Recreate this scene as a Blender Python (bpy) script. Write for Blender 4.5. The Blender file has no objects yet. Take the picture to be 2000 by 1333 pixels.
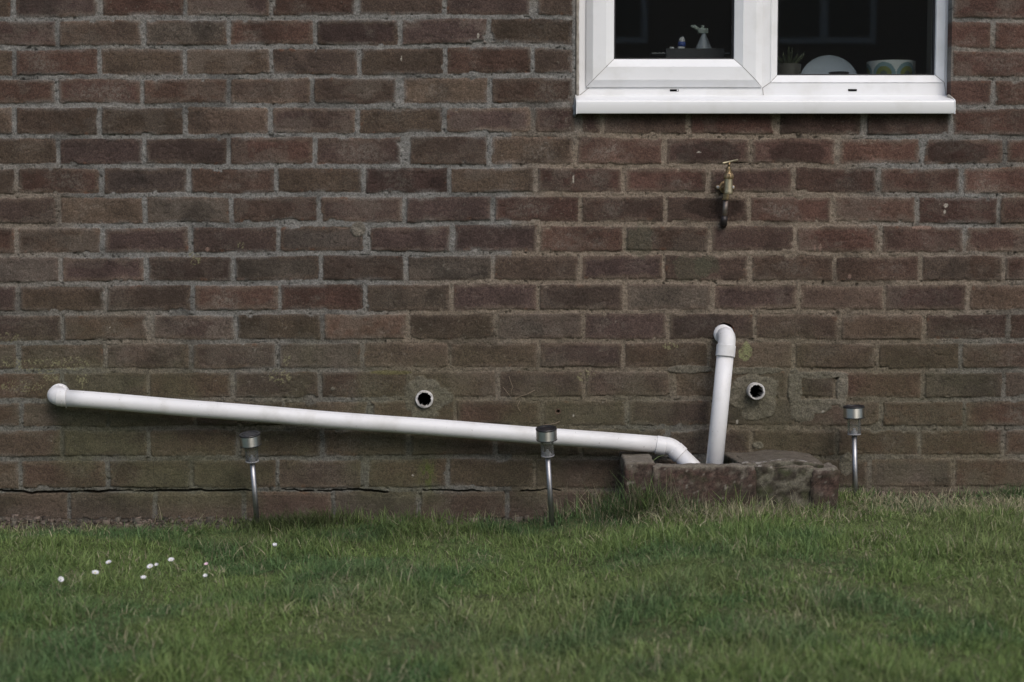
import bpy, bmesh, math, random
import numpy as np
from mathutils import Vector, noise as mnoise

R = math.radians
rng = np.random.default_rng(11)
random.seed(5)
scene = bpy.context.scene
col = scene.collection

# ------------------------------------------------------------------ camera
CAM_D, CAM_Z, FPX, PITCH = 4.3, 0.75, 3268.0, R(3.88)
cam_data = bpy.data.cameras.new("Camera")
cam = bpy.data.objects.new("Camera", cam_data); col.objects.link(cam)
cam.location = (0, -CAM_D, CAM_Z)
cam.rotation_euler = (R(90) - PITCH, 0, 0)
cam_data.sensor_width = 36.0
cam_data.lens = FPX / 2000.0 * 36.0
cam_data.clip_start, cam_data.clip_end = 0.05, 300
cam_data.dof.use_dof = True
cam_data.dof.focus_distance = 4.27
cam_data.dof.aperture_fstop = 4.0
scene.camera = cam

# ------------------------------------------------------------------ light
SUN_EL, SUN_AZ = R(44), R(22)          # azimuth: from -Y towards +X
world = bpy.data.worlds.new("World"); scene.world = world
world.use_nodes = True
wn = world.node_tree.nodes; wl = world.node_tree.links
bg = wn.get('Background') or wn.new('ShaderNodeBackground')
sky = wn.new('ShaderNodeTexSky'); sky.sky_type = 'NISHITA'; sky.sun_disc = False
sky.sun_elevation = SUN_EL; sky.sun_rotation = math.pi - SUN_AZ
sky.dust_density = 3.0; sky.air_density = 1.0; sky.ozone_density = 1.0
wl.new(sky.outputs[0], bg.inputs[0]); bg.inputs[1].default_value = 0.15
sd = bpy.data.lights.new("Sun", 'SUN'); sd.energy = 1.22; sd.angle = R(22); sd.color = (1.0, 0.972, 0.935)
sun = bpy.data.objects.new("Sun", sd); col.objects.link(sun)
dirv = Vector((math.sin(SUN_AZ) * math.cos(SUN_EL), -math.cos(SUN_AZ) * math.cos(SUN_EL), math.sin(SUN_EL)))
sun.rotation_euler = dirv.to_track_quat('Z', 'Y').to_euler()
sun.location = dirv * 8
scene.view_settings.view_transform = 'Standard'
scene.view_settings.look = 'None'
scene.view_settings.exposure = -0.04
scene.view_settings.gamma = 1.0

# ------------------------------------------------------------------ helpers
_f = np.array([0, math.cos(PITCH), -math.sin(PITCH)]); _u = np.array([0, math.sin(PITCH), math.cos(PITCH)])
def P(u, v, d=0.0):
    """photo pixel (2000 wide) seen at distance d in front of the wall face -> point"""
    r = _f * FPX + np.array([1, 0, 0]) * (u - 1000.0) - _u * (v - 666.5)
    t = (CAM_D - d) / r[1]
    p = np.array([0, -CAM_D, CAM_Z]) + r * t
    return Vector(p)

def tag(o, label=None, cat=None, group=None, kind=None):
    if label: o['label'] = label
    if cat: o['category'] = cat
    if group: o['group'] = group
    if kind: o['kind'] = kind
    return o
def empty(name, loc, label=None, cat=None, group=None):
    o = bpy.data.objects.new(name, None); col.objects.link(o); o.location = loc
    o.empty_display_size = 0.05
    return tag(o, label, cat, group)
def link(name, me, mat, parent=None, smooth=True):
    o = bpy.data.objects.new(name, me); col.objects.link(o)
    if mat: me.materials.append(mat)
    if smooth:
        me.polygons.foreach_set('use_smooth', np.ones(len(me.polygons), dtype=bool))
    if parent:
        o.parent = parent
        loc = Vector((0, 0, 0)); q = parent
        while q: loc += q.location; q = q.parent
        o.matrix_parent_inverse.identity()
        o.location = -loc                      # meshes are written in world coordinates
    return o
def big_mesh(name, V, Q, colors=None):
    me = bpy.data.meshes.new(name)
    me.vertices.add(len(V)); me.vertices.foreach_set('co', V.astype(np.float32).ravel())
    me.loops.add(Q.size); me.loops.foreach_set('vertex_index', Q.astype(np.int32).ravel())
    me.polygons.add(len(Q)); me.polygons.foreach_set('loop_start', np.arange(0, Q.size, Q.shape[1], dtype=np.int32))
    me.update(calc_edges=True)
    if colors is not None:
        a = me.color_attributes.new('col', 'FLOAT_COLOR', 'POINT')
        c = np.ones((len(V), 4), np.float32); c[:, :3] = colors
        a.data.foreach_set('color', c.ravel())
    return me
def bm_mesh(bm, name):
    bmesh.ops.recalc_face_normals(bm, faces=bm.faces[:])
    me = bpy.data.meshes.new(name); bm.to_mesh(me); bm.free(); return me

# numpy value noise
_lat = np.random.default_rng(3).random((257, 257)).astype(np.float64)
_lat[256] = _lat[0]; _lat[:, 256] = _lat[:, 0]
def vn(x, y, f, s=0):
    x = x * f + s * 17.13 + 1000; y = y * f + s * 31.7 + 1000
    xi = np.floor(x).astype(int); yi = np.floor(y).astype(int)
    fx = x - xi; fy = y - yi; xi %= 256; yi %= 256
    fx = fx * fx * (3 - 2 * fx); fy = fy * fy * (3 - 2 * fy)
    a = _lat[yi, xi]; b = _lat[yi, xi + 1]; c = _lat[yi + 1, xi]; d = _lat[yi + 1, xi + 1]
    return (a * (1 - fx) + b * fx) * (1 - fy) + (c * (1 - fx) + d * fx) * fy
def fbm(x, y, f, s=0, o=4):
    r = 0; a = 1; t = 0
    for i in range(o):
        r = r + a * vn(x, y, f * 2.03 ** i, s + i * 7); t += a; a *= .55
    return r / t
def ss(a, b, x):
    t = np.clip((x - a) / (b - a), 0, 1); return t * t * (3 - 2 * t)
def mix(a, b, t):
    t = np.asarray(t)[..., None]; return a * (1 - t) + np.asarray(b) * t

# ------------------------------------------------------------------ materials
def mat(name, color=(.5, .5, .5), rough=.6, metal=0.0, attr=None, nscale=0, namp=0.2, bscale=0, bstr=.2, bdist=.001,
        spec=.5, stretch=None, dirt=None, speck=None):
    m = bpy.data.materials.new(name); m.use_nodes = True
    nt = m.node_tree; n = nt.nodes; l = nt.links
    b = n['Principled BSDF']
    b.inputs['Roughness'].default_value = rough; b.inputs['Metallic'].default_value = metal
    b.inputs['Specular IOR Level'].default_value = spec
    tc = n.new('ShaderNodeTexCoord'); co = tc.outputs['Object']
    if stretch:
        mp = n.new('ShaderNodeMapping'); mp.inputs['Scale'].default_value = stretch
        l.new(co, mp.inputs['Vector']); co = mp.outputs[0]
    if attr:
        at = n.new('ShaderNodeAttribute'); at.attribute_name = attr; src = at.outputs['Color']
    else:
        rgb = n.new('ShaderNodeRGB'); rgb.outputs[0].default_value = (*color, 1); src = rgb.outputs[0]
    def noise(sc, det=4):
        t = n.new('ShaderNodeTexNoise'); t.inputs['Scale'].default_value = sc; t.inputs['Detail'].default_value = det
        t.inputs['Roughness'].default_value = .6
        l.new(co, t.inputs['Vector']); return t.outputs['Fac']
    def rng_(fac, a, b_, c, d):
        r = n.new('ShaderNodeMapRange'); r.inputs[1].default_value = a; r.inputs[2].default_value = b_
        r.inputs[3].default_value = c; r.inputs[4].default_value = d; l.new(fac, r.inputs[0]); return r.outputs[0]
    if nscale:
        f = rng_(noise(nscale), .3, .7, 1 - namp, 1 + namp)
        vm = n.new('ShaderNodeVectorMath'); vm.operation = 'SCALE'
        l.new(src, vm.inputs[0]); l.new(f, vm.inputs['Scale']); src = vm.outputs[0]
    for dd in (dirt, speck):
        if dd:      # (color, scale, lo, hi, amount)
            mx = n.new('ShaderNodeMix'); mx.data_type = 'RGBA'
            l.new(rng_(noise(dd[1], 5), dd[2], dd[3], 0, dd[4]), mx.inputs[0])
            l.new(src, mx.inputs[6]); mx.inputs[7].default_value = (*dd[0], 1); src = mx.outputs[2]
    l.new(src, b.inputs['Base Color'])
    if bscale:
        bp = n.new('ShaderNodeBump'); bp.inputs['Strength'].default_value = bstr; bp.inputs['Distance'].default_value = bdist
        l.new(noise(bscale, 5), bp.inputs['Height']); l.new(bp.outputs[0], b.inputs['Normal'])
    return m

M_wall = mat('weathered_brick', attr='col', rough=.93, nscale=300, namp=.52, bscale=380, bstr=.8, bdist=.0016, spec=.25,
             speck=((.30, .27, .235), 520, .62, .76, .5))
M_stone = mat('crumbly_stone', attr='col', rough=.95, nscale=260, namp=.35, bscale=240, bstr=.7, bdist=.002, spec=.2)
M_pvc = mat('white_waste_pipe_plastic', (.76, .76, .775), rough=.5, nscale=9, namp=.03, bscale=60, bstr=.05,
            dirt=((.42, .40, .35), 14, .50, .8, .5), speck=((.22, .2, .17), 150, .665, .73, .75))
M_pvc2 = mat('aged_cut_plastic', (.50, .49, .48), rough=.6, nscale=150, namp=.25, dirt=((.25, .22, .18), 60, .5, .75, .6))
M_upvc = mat('white_window_plastic', (.80, .81, .825), rough=.30, nscale=5, namp=.02,
             dirt=((.52, .51, .46), 11, .50, .8, .40), speck=((.35, .34, .3), 140, .73, .78, .5))
M_gask = mat('black_rubber', (.012, .012, .016), rough=.6)
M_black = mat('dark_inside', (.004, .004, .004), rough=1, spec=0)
M_seal = mat('old_sealant', (.30, .28, .25), rough=.8, nscale=60, namp=.4, bscale=90, bstr=.6)
M_greyseal = mat('grey_sealant', (.16, .17, .18), rough=.5, nscale=80, namp=.3)
M_brass = mat('aged_brass', (.31, .225, .125), rough=.45, metal=.85, nscale=90, namp=.35, dirt=((.10, .085, .05), 70, .5, .68, .85))
M_brassworn = mat('worn_brass', (.42, .37, .25), rough=.42, metal=.85, nscale=90, namp=.2)
M_copper = mat('dull_copper', (.20, .17, .15), rough=.5, metal=.7, nscale=60, namp=.4, dirt=((.5, .3, .2), 50, .55, .7, .6))
M_darkfit = mat('dark_fitting', (.035, .03, .03), rough=.45, metal=.5)
M_zinc = mat('zinc_screw', (.65, .65, .68), rough=.35, metal=.8)
M_steel = mat('brushed_steel', (.60, .60, .57), rough=.42, metal=1, nscale=30, namp=.10, stretch=(1, 1, 12), bscale=300, bstr=.05)
M_steelpole = mat('dull_steel_pole', (.36, .36, .37), rough=.46, metal=1, nscale=40, namp=.2)
M_panel = mat('solar_cell', (.012, .012, .018), rough=.35, nscale=100, namp=.5, dirt=((.14, .12, .10), 70, .55, .7, .7))
M_blackpl = mat('black_plastic', (.02, .02, .022), rough=.4)

for M_ in (M_steel,):
    b_ = M_.node_tree.nodes['Principled BSDF']; b_.inputs['Anisotropic'].default_value = .85; b_.inputs['Anisotropic Rotation'].default_value = .25
    tg = M_.node_tree.nodes.new('ShaderNodeTangent'); tg.direction_type = 'RADIAL'; tg.axis = 'Z'; M_.node_tree.links.new(tg.outputs[0], b_.inputs['Tangent'])
def glass(name, tint, ior, rough=0.0, haze=0.0):
    m = bpy.data.materials.new(name); m.use_nodes = True
    n = m.node_tree.nodes; l = m.node_tree.links; n.remove(n['Principled BSDF'])
    out = n['Material Output']
    tr = n.new('ShaderNodeBsdfTransparent'); tr.inputs[0].default_value = (*tint, 1)
    gl = n.new('ShaderNodeBsdfGlossy'); gl.inputs['Roughness'].default_value = rough
    fr = n.new('ShaderNodeFresnel'); fr.inputs[0].default_value = ior
    mx = n.new('ShaderNodeMixShader'); l.new(fr.outputs[0], mx.inputs[0]); l.new(tr.outputs[0], mx.inputs[1]); l.new(gl.outputs[0], mx.inputs[2])
    last = mx
    if haze:
        df = n.new('ShaderNodeBsdfDiffuse'); df.inputs[0].default_value = (.6, .6, .58, 1)
        m2 = n.new('ShaderNodeMixShader'); m2.inputs[0].default_value = haze
        l.new(mx.outputs[0], m2.inputs[1]); l.new(df.outputs[0], m2.inputs[2]); last = m2
    l.new(last.outputs[0], out.inputs[0]); return m
M_glass = glass('window_glass', (.95, .97, .96), 1.45, 0.0, .006)
M_lens = glass('clear_plastic', (.90, .90, .90), 1.5, .06, .075); M_flange = mat('clear_plastic_rim', (.34, .34, .36), rough=.25)

# ------------------------------------------------------------------ mesh makers
def sweep(pts, rad, seg=32, bm=None, cap=(True, True), thick=0):
    bm = bm or bmesh.new(); pts = [Vector(p) for p in pts]
    rads = rad if isinstance(rad, (list, tuple)) else [rad] * len(pts)
    t0 = (pts[1] - pts[0]).normalized()
    up = Vector((0, 0, 1)) if abs(t0.z) < .9 else Vector((1, 0, 0))
    nrm = t0.cross(up).normalized(); rings = []; tp = t0
    for i, p in enumerate(pts):
        if i == 0: t = t0
        elif i == len(pts) - 1: t = (pts[i] - pts[i - 1]).normalized()
        else:
            t = ((pts[i + 1] - pts[i]).normalized() + (pts[i] - pts[i - 1]).normalized())
            t = t.normalized() if t.length > 1e-6 else tp
        q = tp.rotation_difference(t); nrm = (q @ nrm).normalized(); tp = t
        bn = t.cross(nrm)
        rings.append([bm.verts.new(p + (nrm * math.cos(a) + bn * math.sin(a)) * rads[i])
                      for a in [2 * math.pi * k / seg for k in range(seg)]])
    for a, b in zip(rings, rings[1:]):
        for k in range(seg): bm.faces.new((a[k], a[(k + 1) % seg], b[(k + 1) % seg], b[k]))
    if cap[0]: bm.faces.new(rings[0][::-1])
    if cap[1]: bm.faces.new(rings[-1])
    return bm
def lathe(axis_o, axis_d, prof, seg=40, bm=None, jag=None):
    """prof: list of (distance along axis, radius); closed if it returns"""
    bm = bm or bmesh.new(); d = Vector(axis_d).normalized(); o = Vector(axis_o)
    up = Vector((0, 0, 1)) if abs(d.z) < .9 else Vector((1, 0, 0))
    x = d.cross(up).normalized(); y = d.cross(x); rings = []
    for i, (h, r) in enumerate(prof):
        if r < 1e-6: rings.append([bm.verts.new(o + d * h)]); continue
        ring = []
        for k in range(seg):
            a = 2 * math.pi * k / seg; rr = r + (jag(i, a) if jag else 0)
            ring.append(bm.verts.new(o + d * h + (x * math.cos(a) + y * math.sin(a)) * rr))
        rings.append(ring)
    for a, b in zip(rings, rings[1:]):
        for k in range(seg):
            k2 = (k + 1) % seg
            if len(a) == 1 and len(b) == 1: continue
            if len(a) == 1: bm.faces.new((a[0], b[k2], b[k]))
            elif len(b) == 1: bm.faces.new((a[k], a[k2], b[0]))
            else: bm.faces.new((a[k], a[k2], b[k2], b[k]))
    return bm
def own_origin(o, p):
    from mathutils import Matrix
    o.data.transform(Matrix.Translation(-Vector(p))); o.location = o.location + Vector(p); return o
def sharp(o, ang=35):
    me = o.data
    bm = bmesh.new(); bm.from_mesh(me)
    for e in bm.edges:
        if len(e.link_faces) == 2 and e.calc_face_angle(0) > R(ang): e.smooth = False
    bm.to_mesh(me); bm.free(); return o
def box(bm, a, b, bev=0.0):
    r = bmesh.ops.create_cube(bm, size=1)
    vs = r['verts']; a = Vector(a); b = Vector(b); c = (a + b) / 2; s = b - a
    for v in vs: v.co = Vector((c.x + v.co.x * s.x, c.y + v.co.y * s.y, c.z + v.co.z * s.z))
    if bev:
        es = list({e for v in vs for e in v.link_edges})
        bmesh.ops.bevel(bm, geom=es, offset=bev, segments=2, profile=.6, affect='EDGES')
    return bm
def arc_pts(p0, corner, p1, n=10, rad=.03):
    """fillet between two straight legs"""
    p0, corner, p1 = Vector(p0), Vector(corner), Vector(p1)
    a = (p0 - corner).normalized(); b = (p1 - corner).normalized()
    ang = a.angle(b); t = rad / math.tan(ang / 2)
    s = corner + a * t; e = corner + b * t
    cdir = (a + b).normalized(); c = corner + cdir * (rad / math.sin(ang / 2))
    u = (s - c); w = (e - c); out = []
    tot = u.angle(w); ax = u.cross(w).normalized()
    from mathutils import Quaternion
    for i in range(n + 1): out.append(c + Quaternion(ax, tot * i / n) @ u)
    return out

# ================================================================== BRICK WALL
beds_px = [(36,33,40),(93,90,98),(151,147,154),(207,206,210),(266,264,268),(325,324,324),(383,380,382),(441,437,440),(499,495,497),
           (555,551,553),(614,609,610),(670,665,667),(726,721,724),(785,778,780),(838,834,837),(897,893,893),(959,955,956),(1020,1017,1020)]
rows_px = [
 [25,196,362,530,697,868,(1042,17),1123,1858,2030],
 [112,280,446,615,781,954,1123,1780,1940],
 [27,195,361,530,701,870,1040,1123,1858,2030],
 [111,278,446,609,(781,15),957,1123,1780,1940],
 [28,194,361,528,699,868,1041,(1131,15),1175,1345,(1517,12),(1687,13),1857,2030],
 [113,281,446,615,(791,19),955,1124,1297,1466,1635,1800,1963],
 [31,198,369,539,710,877,1047,1217,1384,1549,1716,1878],
 [114,283,452,622,790,962,1133,1299,1464,1628,1791,1951],
 [31,200,372,543,(716,15),883,1051,1220,1387,1553,1719,1883],
 [118,285,456,626,793,962,1132,1297,1465,1631,1799,1961],
 [34,206,377,546,713,882,1051,1221,1392,1560,1728,1891],
 [122,(293,16),460,630,798,969,1139,1305,1474,1640,1806,1969],
 [35,205,372,542,708,878,1052,1218,1384,1550,1714,1877],
 [121,289,455,625,(799,12),972,1140,(1313,15),1478,(1550,30),(1636,14),1803,1961],
 [42,209,380,553,722,889,1058,1225,1391,1557,1721,1884],
 [121,290,465,629,799,967,1134,1304,1468,1634,1795,1960],
 [40,210,374,542,(713,17),875,1044,1215,1380,1545,1699,1862],
 [135,302,476,651,818,991,1160,1330,1500,1670,1840,2000]]
XC = np.array([P(u, 666)[0] for u in (0, 1000, 2000)])
beds = [np.array([P(u, v)[2] for u, v in zip((0, 1000, 2000), b)]) for b in beds_px]
rows = []
STEP = .2235
def full_row(xs, ws):
    a = list(zip(xs, ws)); a.sort()
    while a[0][0] > -4.6: a.insert(0, (a[0][0] - STEP, .0125))
    while a[-1][0] < 4.6: a.append((a[-1][0] + STEP, .0125))
    return np.array([q[0] for q in a]), np.array([q[1] for q in a])
rr_ = random.Random(2)
for i, r in enumerate(rows_px):
    vtop = beds_px[i - 1][1] if i else beds_px[0][1] - 57
    vm_ = (vtop + beds_px[i][1]) / 2
    xs = []; ws = []
    for j in r:
        u, w = j if isinstance(j, tuple) else (j, rr_.uniform(7.0, 9.8))
        xs.append(P(u, vm_)[0]); ws.append(w / 760.0)
    rows.append(full_row(xs, ws))
# extend up and down
up_beds = []; up_rows = []
z0 = beds[0]
for k in range(1, 22):
    up_beds.insert(0, z0 + .0757 * k)
    src = rows[1] if k % 2 else rows[2]
    xs, ws = src
    keep = np.ones(len(xs), bool)
    up_rows.insert(0, (xs + rr_.uniform(-.003, .003), ws))
ALLB = up_beds + beds + [beds[-1] - .076, beds[-1] - .152]
ALLR = up_rows + rows + [rows[-2], rows[-1]]
# ALLR[i] lies between ALLB[i-1] (top) and ALLB[i]

WX0, WX1 = P(1124, 100)[0], P(1859, 100)[0]
WZ0, WZ1 = P(1500, 203)[2], 2.14
def axis(segs):
    out = []
    for a, b, s in segs:
        n = max(1, int(round((b - a) / s))); out += list(np.linspace(a, b, n + 1)[:-1])
    out.append(segs[-1][1]); return np.array(out)
gx = axis([(-4, -1.42, .008), (-1.42, WX0, .0019), (WX0, WX1, .0019), (WX1, 1.42, .0019), (1.42, 4, .008)])
gz = axis([(-.12, -.02, .01), (-.02, WZ0, .0019), (WZ0, 1.4, .0019), (1.4, WZ1, .008), (WZ1, 2.9, .01)])
X, Z = np.meshgrid(gx, gz)
Xw = X + .0016 * (vn(X, Z, 22, 1) - .5) * 2 + .0009 * (vn(X, Z, 90, 2) - .5) * 2
Zw = Z + .0022 * (vn(X, Z, 9, 3) - .5) * 2 + .0012 * (vn(X, Z, 45, 4) - .5) * 2 + .0008 * (vn(X, Z, 130, 5) - .5) * 2
d = np.full(X.shape, -.006); bid = np.zeros(X.shape, int); cxn = np.zeros(X.shape); czn = np.zeros(X.shape)
BT = .0116                                                       # bed joint thickness
def bedz(b, x): return np.interp(x, XC, b)
tab = rng.random((200000, 12))
for i in range(1, len(ALLB)):
    top = bedz(ALLB[i - 1], Xw); bot = bedz(ALLB[i], Xw)
    m = (Zw <= top) & (Zw > bot)
    if not m.any(): continue
    xs, ws = ALLR[i]
    xx = Xw[m]; zz = Zw[m]
    k = np.clip(np.searchsorted(xs, xx), 1, len(xs) - 1)
    idn = i * 97 + k; T = tab[idn]
    L = xs[k - 1] + ws[k - 1] / 2 + (T[:, 0] - .5) * .0012; Rr = xs[k] - ws[k] / 2 + (T[:, 1] - .5) * .0012
    bt = BT * (.72 + .5 * vn(xx, zz * 0 + i, 3, 9))
    cx_ = (L + Rr) / 2; tilt = (T[:, 2] - .5) * .016
    zt = top[m] - bt / 2 + (T[:, 3] - .5) * .002 + tilt * (xx - cx_)
    zb = bot[m] + bt / 2 + (T[:, 4] - .5) * .002 + tilt * (xx - cx_)
    dx = np.minimum(xx - L, Rr - xx); dz = np.minimum(zt - zz, zz - zb)
    rad = .002 + .007 * T[:, 5] ** 4
    dd = np.where((dx < rad) & (dz < rad), rad - np.hypot(rad - dx, rad - dz), np.minimum(dx, dz))
    d[m] = dd; bid[m] = idn
    cxn[m] = (xx - cx_) / ((Rr - L) / 2); czn[m] = (zz - (zt + zb) / 2) / ((zt - zb) / 2)
T = tab[bid]
chip = ss(.70, .82, fbm(X, Z, 26, 20, 3)) * .006
d = d + .0011 * (fbm(X, Z, 170, 21, 3) - .5) * 2 - chip * (d < .012)

def pxmask(u, v, ru, rv, wob=.35, f=40, s=30):
    c = P(u, v); ax = ru / 760.; az = rv / 760.
    q = np.hypot((X - c[0]) / ax, (Z - c[2]) / az)
    return ss(1.08, .92, q + wob * (fbm(X, Z, f, s, 3) - .5) * 2)
# mortar render patches round the pipe stubs and a few smears
patch = np.zeros(X.shape)
for a in [(829, 776, 36, 42), (852, 778, 28, 24), (820, 800, 18, 26), (1474, 763, 42, 32), (1500, 785, 16, 32), (1470, 808, 24, 17), (1450, 775, 30, 24),
          (1552, 765, 14, 46), (1585, 797, 38, 13), (1570, 812, 22, 14), (1600, 733, 50, 7), (1645, 762, 12, 34), (1605, 786, 50, 6),
          (1345, 722, 44, 8), (1660, 800, 12, 9), (1470, 724, 60, 7), (1655, 905, 14, 22), (1480, 870, 12, 8), (700, 448, 16, 16), (650, 760, 4, 4)]:
    patch = np.maximum(patch, pxmask(*a, s=int(a[0]) % 50))
mB = ss(-.0012, .0016, d)
smear = np.clip(ss(.44, .66, fbm(X, Z, 14, 40, 4)) * ss(.012, .0, d) * .72 + .45 * ss(.55, .7, fbm(X, Z, 33, 41, 3)) * ss(.005, .0, d), 0, .9)
mB = mB * (1 - .8 * patch)
# heights (positive = towards the viewer)
rough = (fbm(X, Z, 150, 50, 4) - .5)
hb = (T[..., 6] - .5) * .0022 + cxn * (T[..., 7] - .5) * .002 + czn * (T[..., 8] - .5) * .002 + rough * .0016 + (fbm(X, Z, 40, 51, 3) - .5) * .0016 - ss(.62, .8, fbm(X, Z * 1.5, 70, 58, 3)) * .0012
hb -= .0012 * ss(.006, .0, d)
hm = -.0026 + (fbm(X, Z, 150, 52, 4) - .5) * .0042 + (fbm(X, Z, 18, 53, 3) - .5) * .0055
hm = np.minimum(hm, .0004)
pits = ss(.80, .90, vn(X, Z, 190, 54)) * ss(.5, .65, vn(X, Z, 25, 57)); hm -= pits * .003
H = hb * mB + hm * (1 - mB)
H = H * (1 - patch) + patch * (.0016 + (fbm(X, Z, 60, 55, 4) - .5) * .006 + (fbm(X, Z, 200, 56, 2) - .5) * .002)
H += smear * .0006
# colour of the brick faces, mortar, algae, lichen (surface colour only)
def C(*a): return np.array(a)
purple, brown, red, grey = C(.086, .060, .055), C(.108, .081, .061), C(.122, .068, .055), C(.135, .118, .102)
t1 = T[..., 9]; t2 = T[..., 10]; t3 = T[..., 11]
rightness = ss(.1, .9, X) * ss(.55, .9, Z)
core = mix(purple * np.ones(X.shape + (3,)), brown, ss(.2, .8, t1 + .25 * (fbm(X, Z, 8, 60, 2) - .5)))
core = mix(core, red, np.clip(ss(.62, .95, t2) * .75 + rightness * .45 + .25 * ss(.2, 1.2, X), 0, .9))
core = mix(core, grey, ss(.86, .95, t3) * .65 * (1 - .6 * rightness))
rim = C(.155, .118, .094)
e = ss(.016, .002, d + .014 * (fbm(X, Z, 30, 61, 3) - .5))
core = mix(core, rim, e * (.25 + .75 * T[..., 5]) * .95)
blot = fbm(X, Z, 17, 62, 4); core = core * (.55 + .9 * blot)[..., None]; core = core * (.72 + .56 * fbm(X, Z, 210, 66, 3))[..., None]
dust = ss(.48, .72, fbm(X, Z * 1.4, 11, 63, 4)) * (.25 + .75 * t2) * ss(.9, .2, np.maximum(np.abs(cxn), np.abs(czn)) - .1)
stip = ss(.30, .72, fbm(X, Z, 230, 67, 2)); core = mix(core, C(.23, .205, .18), dust * (.15 + .6 * stip))
wash = ss(.5, .62, fbm(X * .8, Z, 23, 68, 4)) * ss(.35, .75, T[..., 6]); core = mix(core, C(.175, .15, .128), wash * .38)
dark = ss(.55, .75, fbm(X, Z, 13, 64, 3)) * ss(.45, .9, t3); core = core * (1 - .35 * dark)[..., None]
core = core * (.74 + .5 * T[..., 7])[..., None] * (1 + .08 * ss(.8, .3, np.abs(Z - .75)))[..., None]
orange = ss(.74, .82, fbm(X, Z, 38, 65, 3)) * ss(.012, .002, d); core = mix(core, C(.21, .10, .06), orange * .55)
core = core * .75
# darker patches on a few bricks under the sill and by the tap
for a in [(1380, 300, 70, 26), (1560, 300, 60, 26), (1395, 405, 60, 22), (1870, 298, 60, 22)]:
    core = core * (1 - .42 * pxmask(*a, f=12, s=5))[..., None]
mort = .80 * mix(C(.246, .256, .264) * np.ones(X.shape + (3,)), C(.27, .235, .20), ss(.35, .65, fbm(X, Z, 2.5, 70, 2) + .12 * np.sign(X)))
mort = mort * (.72 + .62 * fbm(X, Z, 90, 71, 4))[..., None]
mort = mort * (1 - .35 * ss(.55, .75, fbm(X, Z, 10, 72, 3)))[..., None]
mort = mort * (1 - .6 * pits)[..., None]
mort = mort * (.97 - .16 * ss(.7, .3, Z))[..., None] * C(1.03, 1.0, .95)
cm = mix(mort, core, mB * (1 - smear * .62))
pc = C(.175, .162, .138) * (.62 + .75 * fbm(X, Z, 70, 73, 4))[..., None]
cm = mix(cm, pc, patch)
pb = ((X > P(1385, 690)[0]) & (X < P(1550, 690)[0]) & (Z < P(1400, 668)[2]) & (Z > P(1400, 725)[2])) * mB
cm = mix(cm, C(.165, .122, .096) * (.7 + .6 * fbm(X, Z, 90, 77, 3))[..., None], pb * .55)
# algae
alg = ss(.62, .22, Z + .16 * (fbm(X, Z, 2.2, 80, 2) - .5)) * (.35 + .65 * ss(.35, .65, fbm(X, Z, 5, 81, 4)))
alg *= ss(-.02, .06, Z) * (.62 + .38 * ss(.9, -1.2, X))
cm = mix(cm, C(.094, .096, .056) * (.7 + .6 * fbm(X, Z, 60, 82, 3))[..., None], np.clip(alg * .74, 0, .8))
for a in [(1350, 525, 40, 25), (1250, 470, 30, 30), (1380, 520, 30, 20)]:
    cm = mix(cm, C(.085, .095, .065), pxmask(*a, s=3, wob=.5) * .35)
moss = np.exp(-((X - P(835, 925)[0]) / .017) ** 2 - ((Z - P(835, 925)[2]) / .034) ** 2) * ss(.40, .62, fbm(X * 2.2, Z * .8, 60, 31, 3))
cm = mix(cm, C(.085, .115, .028), np.clip(moss * 1.1, 0, .8))
cm = mix(cm, C(.12, .115, .04), pxmask(765, 728, 40, 4, .4) * .6)
def specks(u, v, ru, rv, th=.62, f=260, s=1): return pxmask(u, v, ru, rv, .5, 30, s) * ss(th, th + .08, fbm(X, Z, f, 90 + s, 2))
lich = np.zeros(X.shape)
for q, a in enumerate([(75, 714, 45, 14), (145, 712, 35, 14), (15, 705, 25, 12), (100, 735, 16, 14), (160, 745, 16, 18), (380, 505, 16, 20), (470, 480, 8, 6),
                       (545, 735, 18, 16), (560, 700, 8, 14), (1145, 733, 22, 14), (20, 660, 22, 10), (35, 755, 40, 12), (1310, 675, 16, 8)]):
    lich = np.maximum(lich, specks(*a, th=.60, s=q))
cm = mix(cm, C(.26, .26, .15), lich * .6)
cm = mix(cm, C(.225, .25, .13), np.clip(pxmask(1456, 689, 13, 16, .5, 60, 12) * (.25 + 1.1 * ss(.3, .6, fbm(X, Z, 190, 99, 2))), 0, .85))
spk = ss(.90, .94, vn(X, Z, 210, 100)) * ss(.6, .7, vn(X, Z, 7, 101)); cm = mix(cm, C(.30, .29, .25), spk * .3)
for a in [(934, 70, 2.2, 5), (784, 115, 1.2, 5), (1847, 402, 4, 4), (1845, 414, 2, 4), (1120, 812, 2, 2), (806, 929, 2.5, 2), (1440, 825, 2.5, 5), (215, 640, 1.5, 1.5),
          (1365, 298, 4, 1.5), (1607, 804, 2.5, 2.5), (1120, 350, 1.5, 8), (1003, 842, 3, 1.2)]:
    cm = mix(cm, C(.6, .58, .52), pxmask(*a, f=120, wob=.3) * .6)
for a in [(1592, 485, 2.5, 8), (1602, 484, 3, 9), (1800, 445, 16, 4), (1660, 540, 3, 5), (405, 488, 5, 6)]:      # old paint and scrape marks
    cm = mix(cm, C(.26, .18, .15), pxmask(*a, f=60, wob=.4) * .75)
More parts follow.
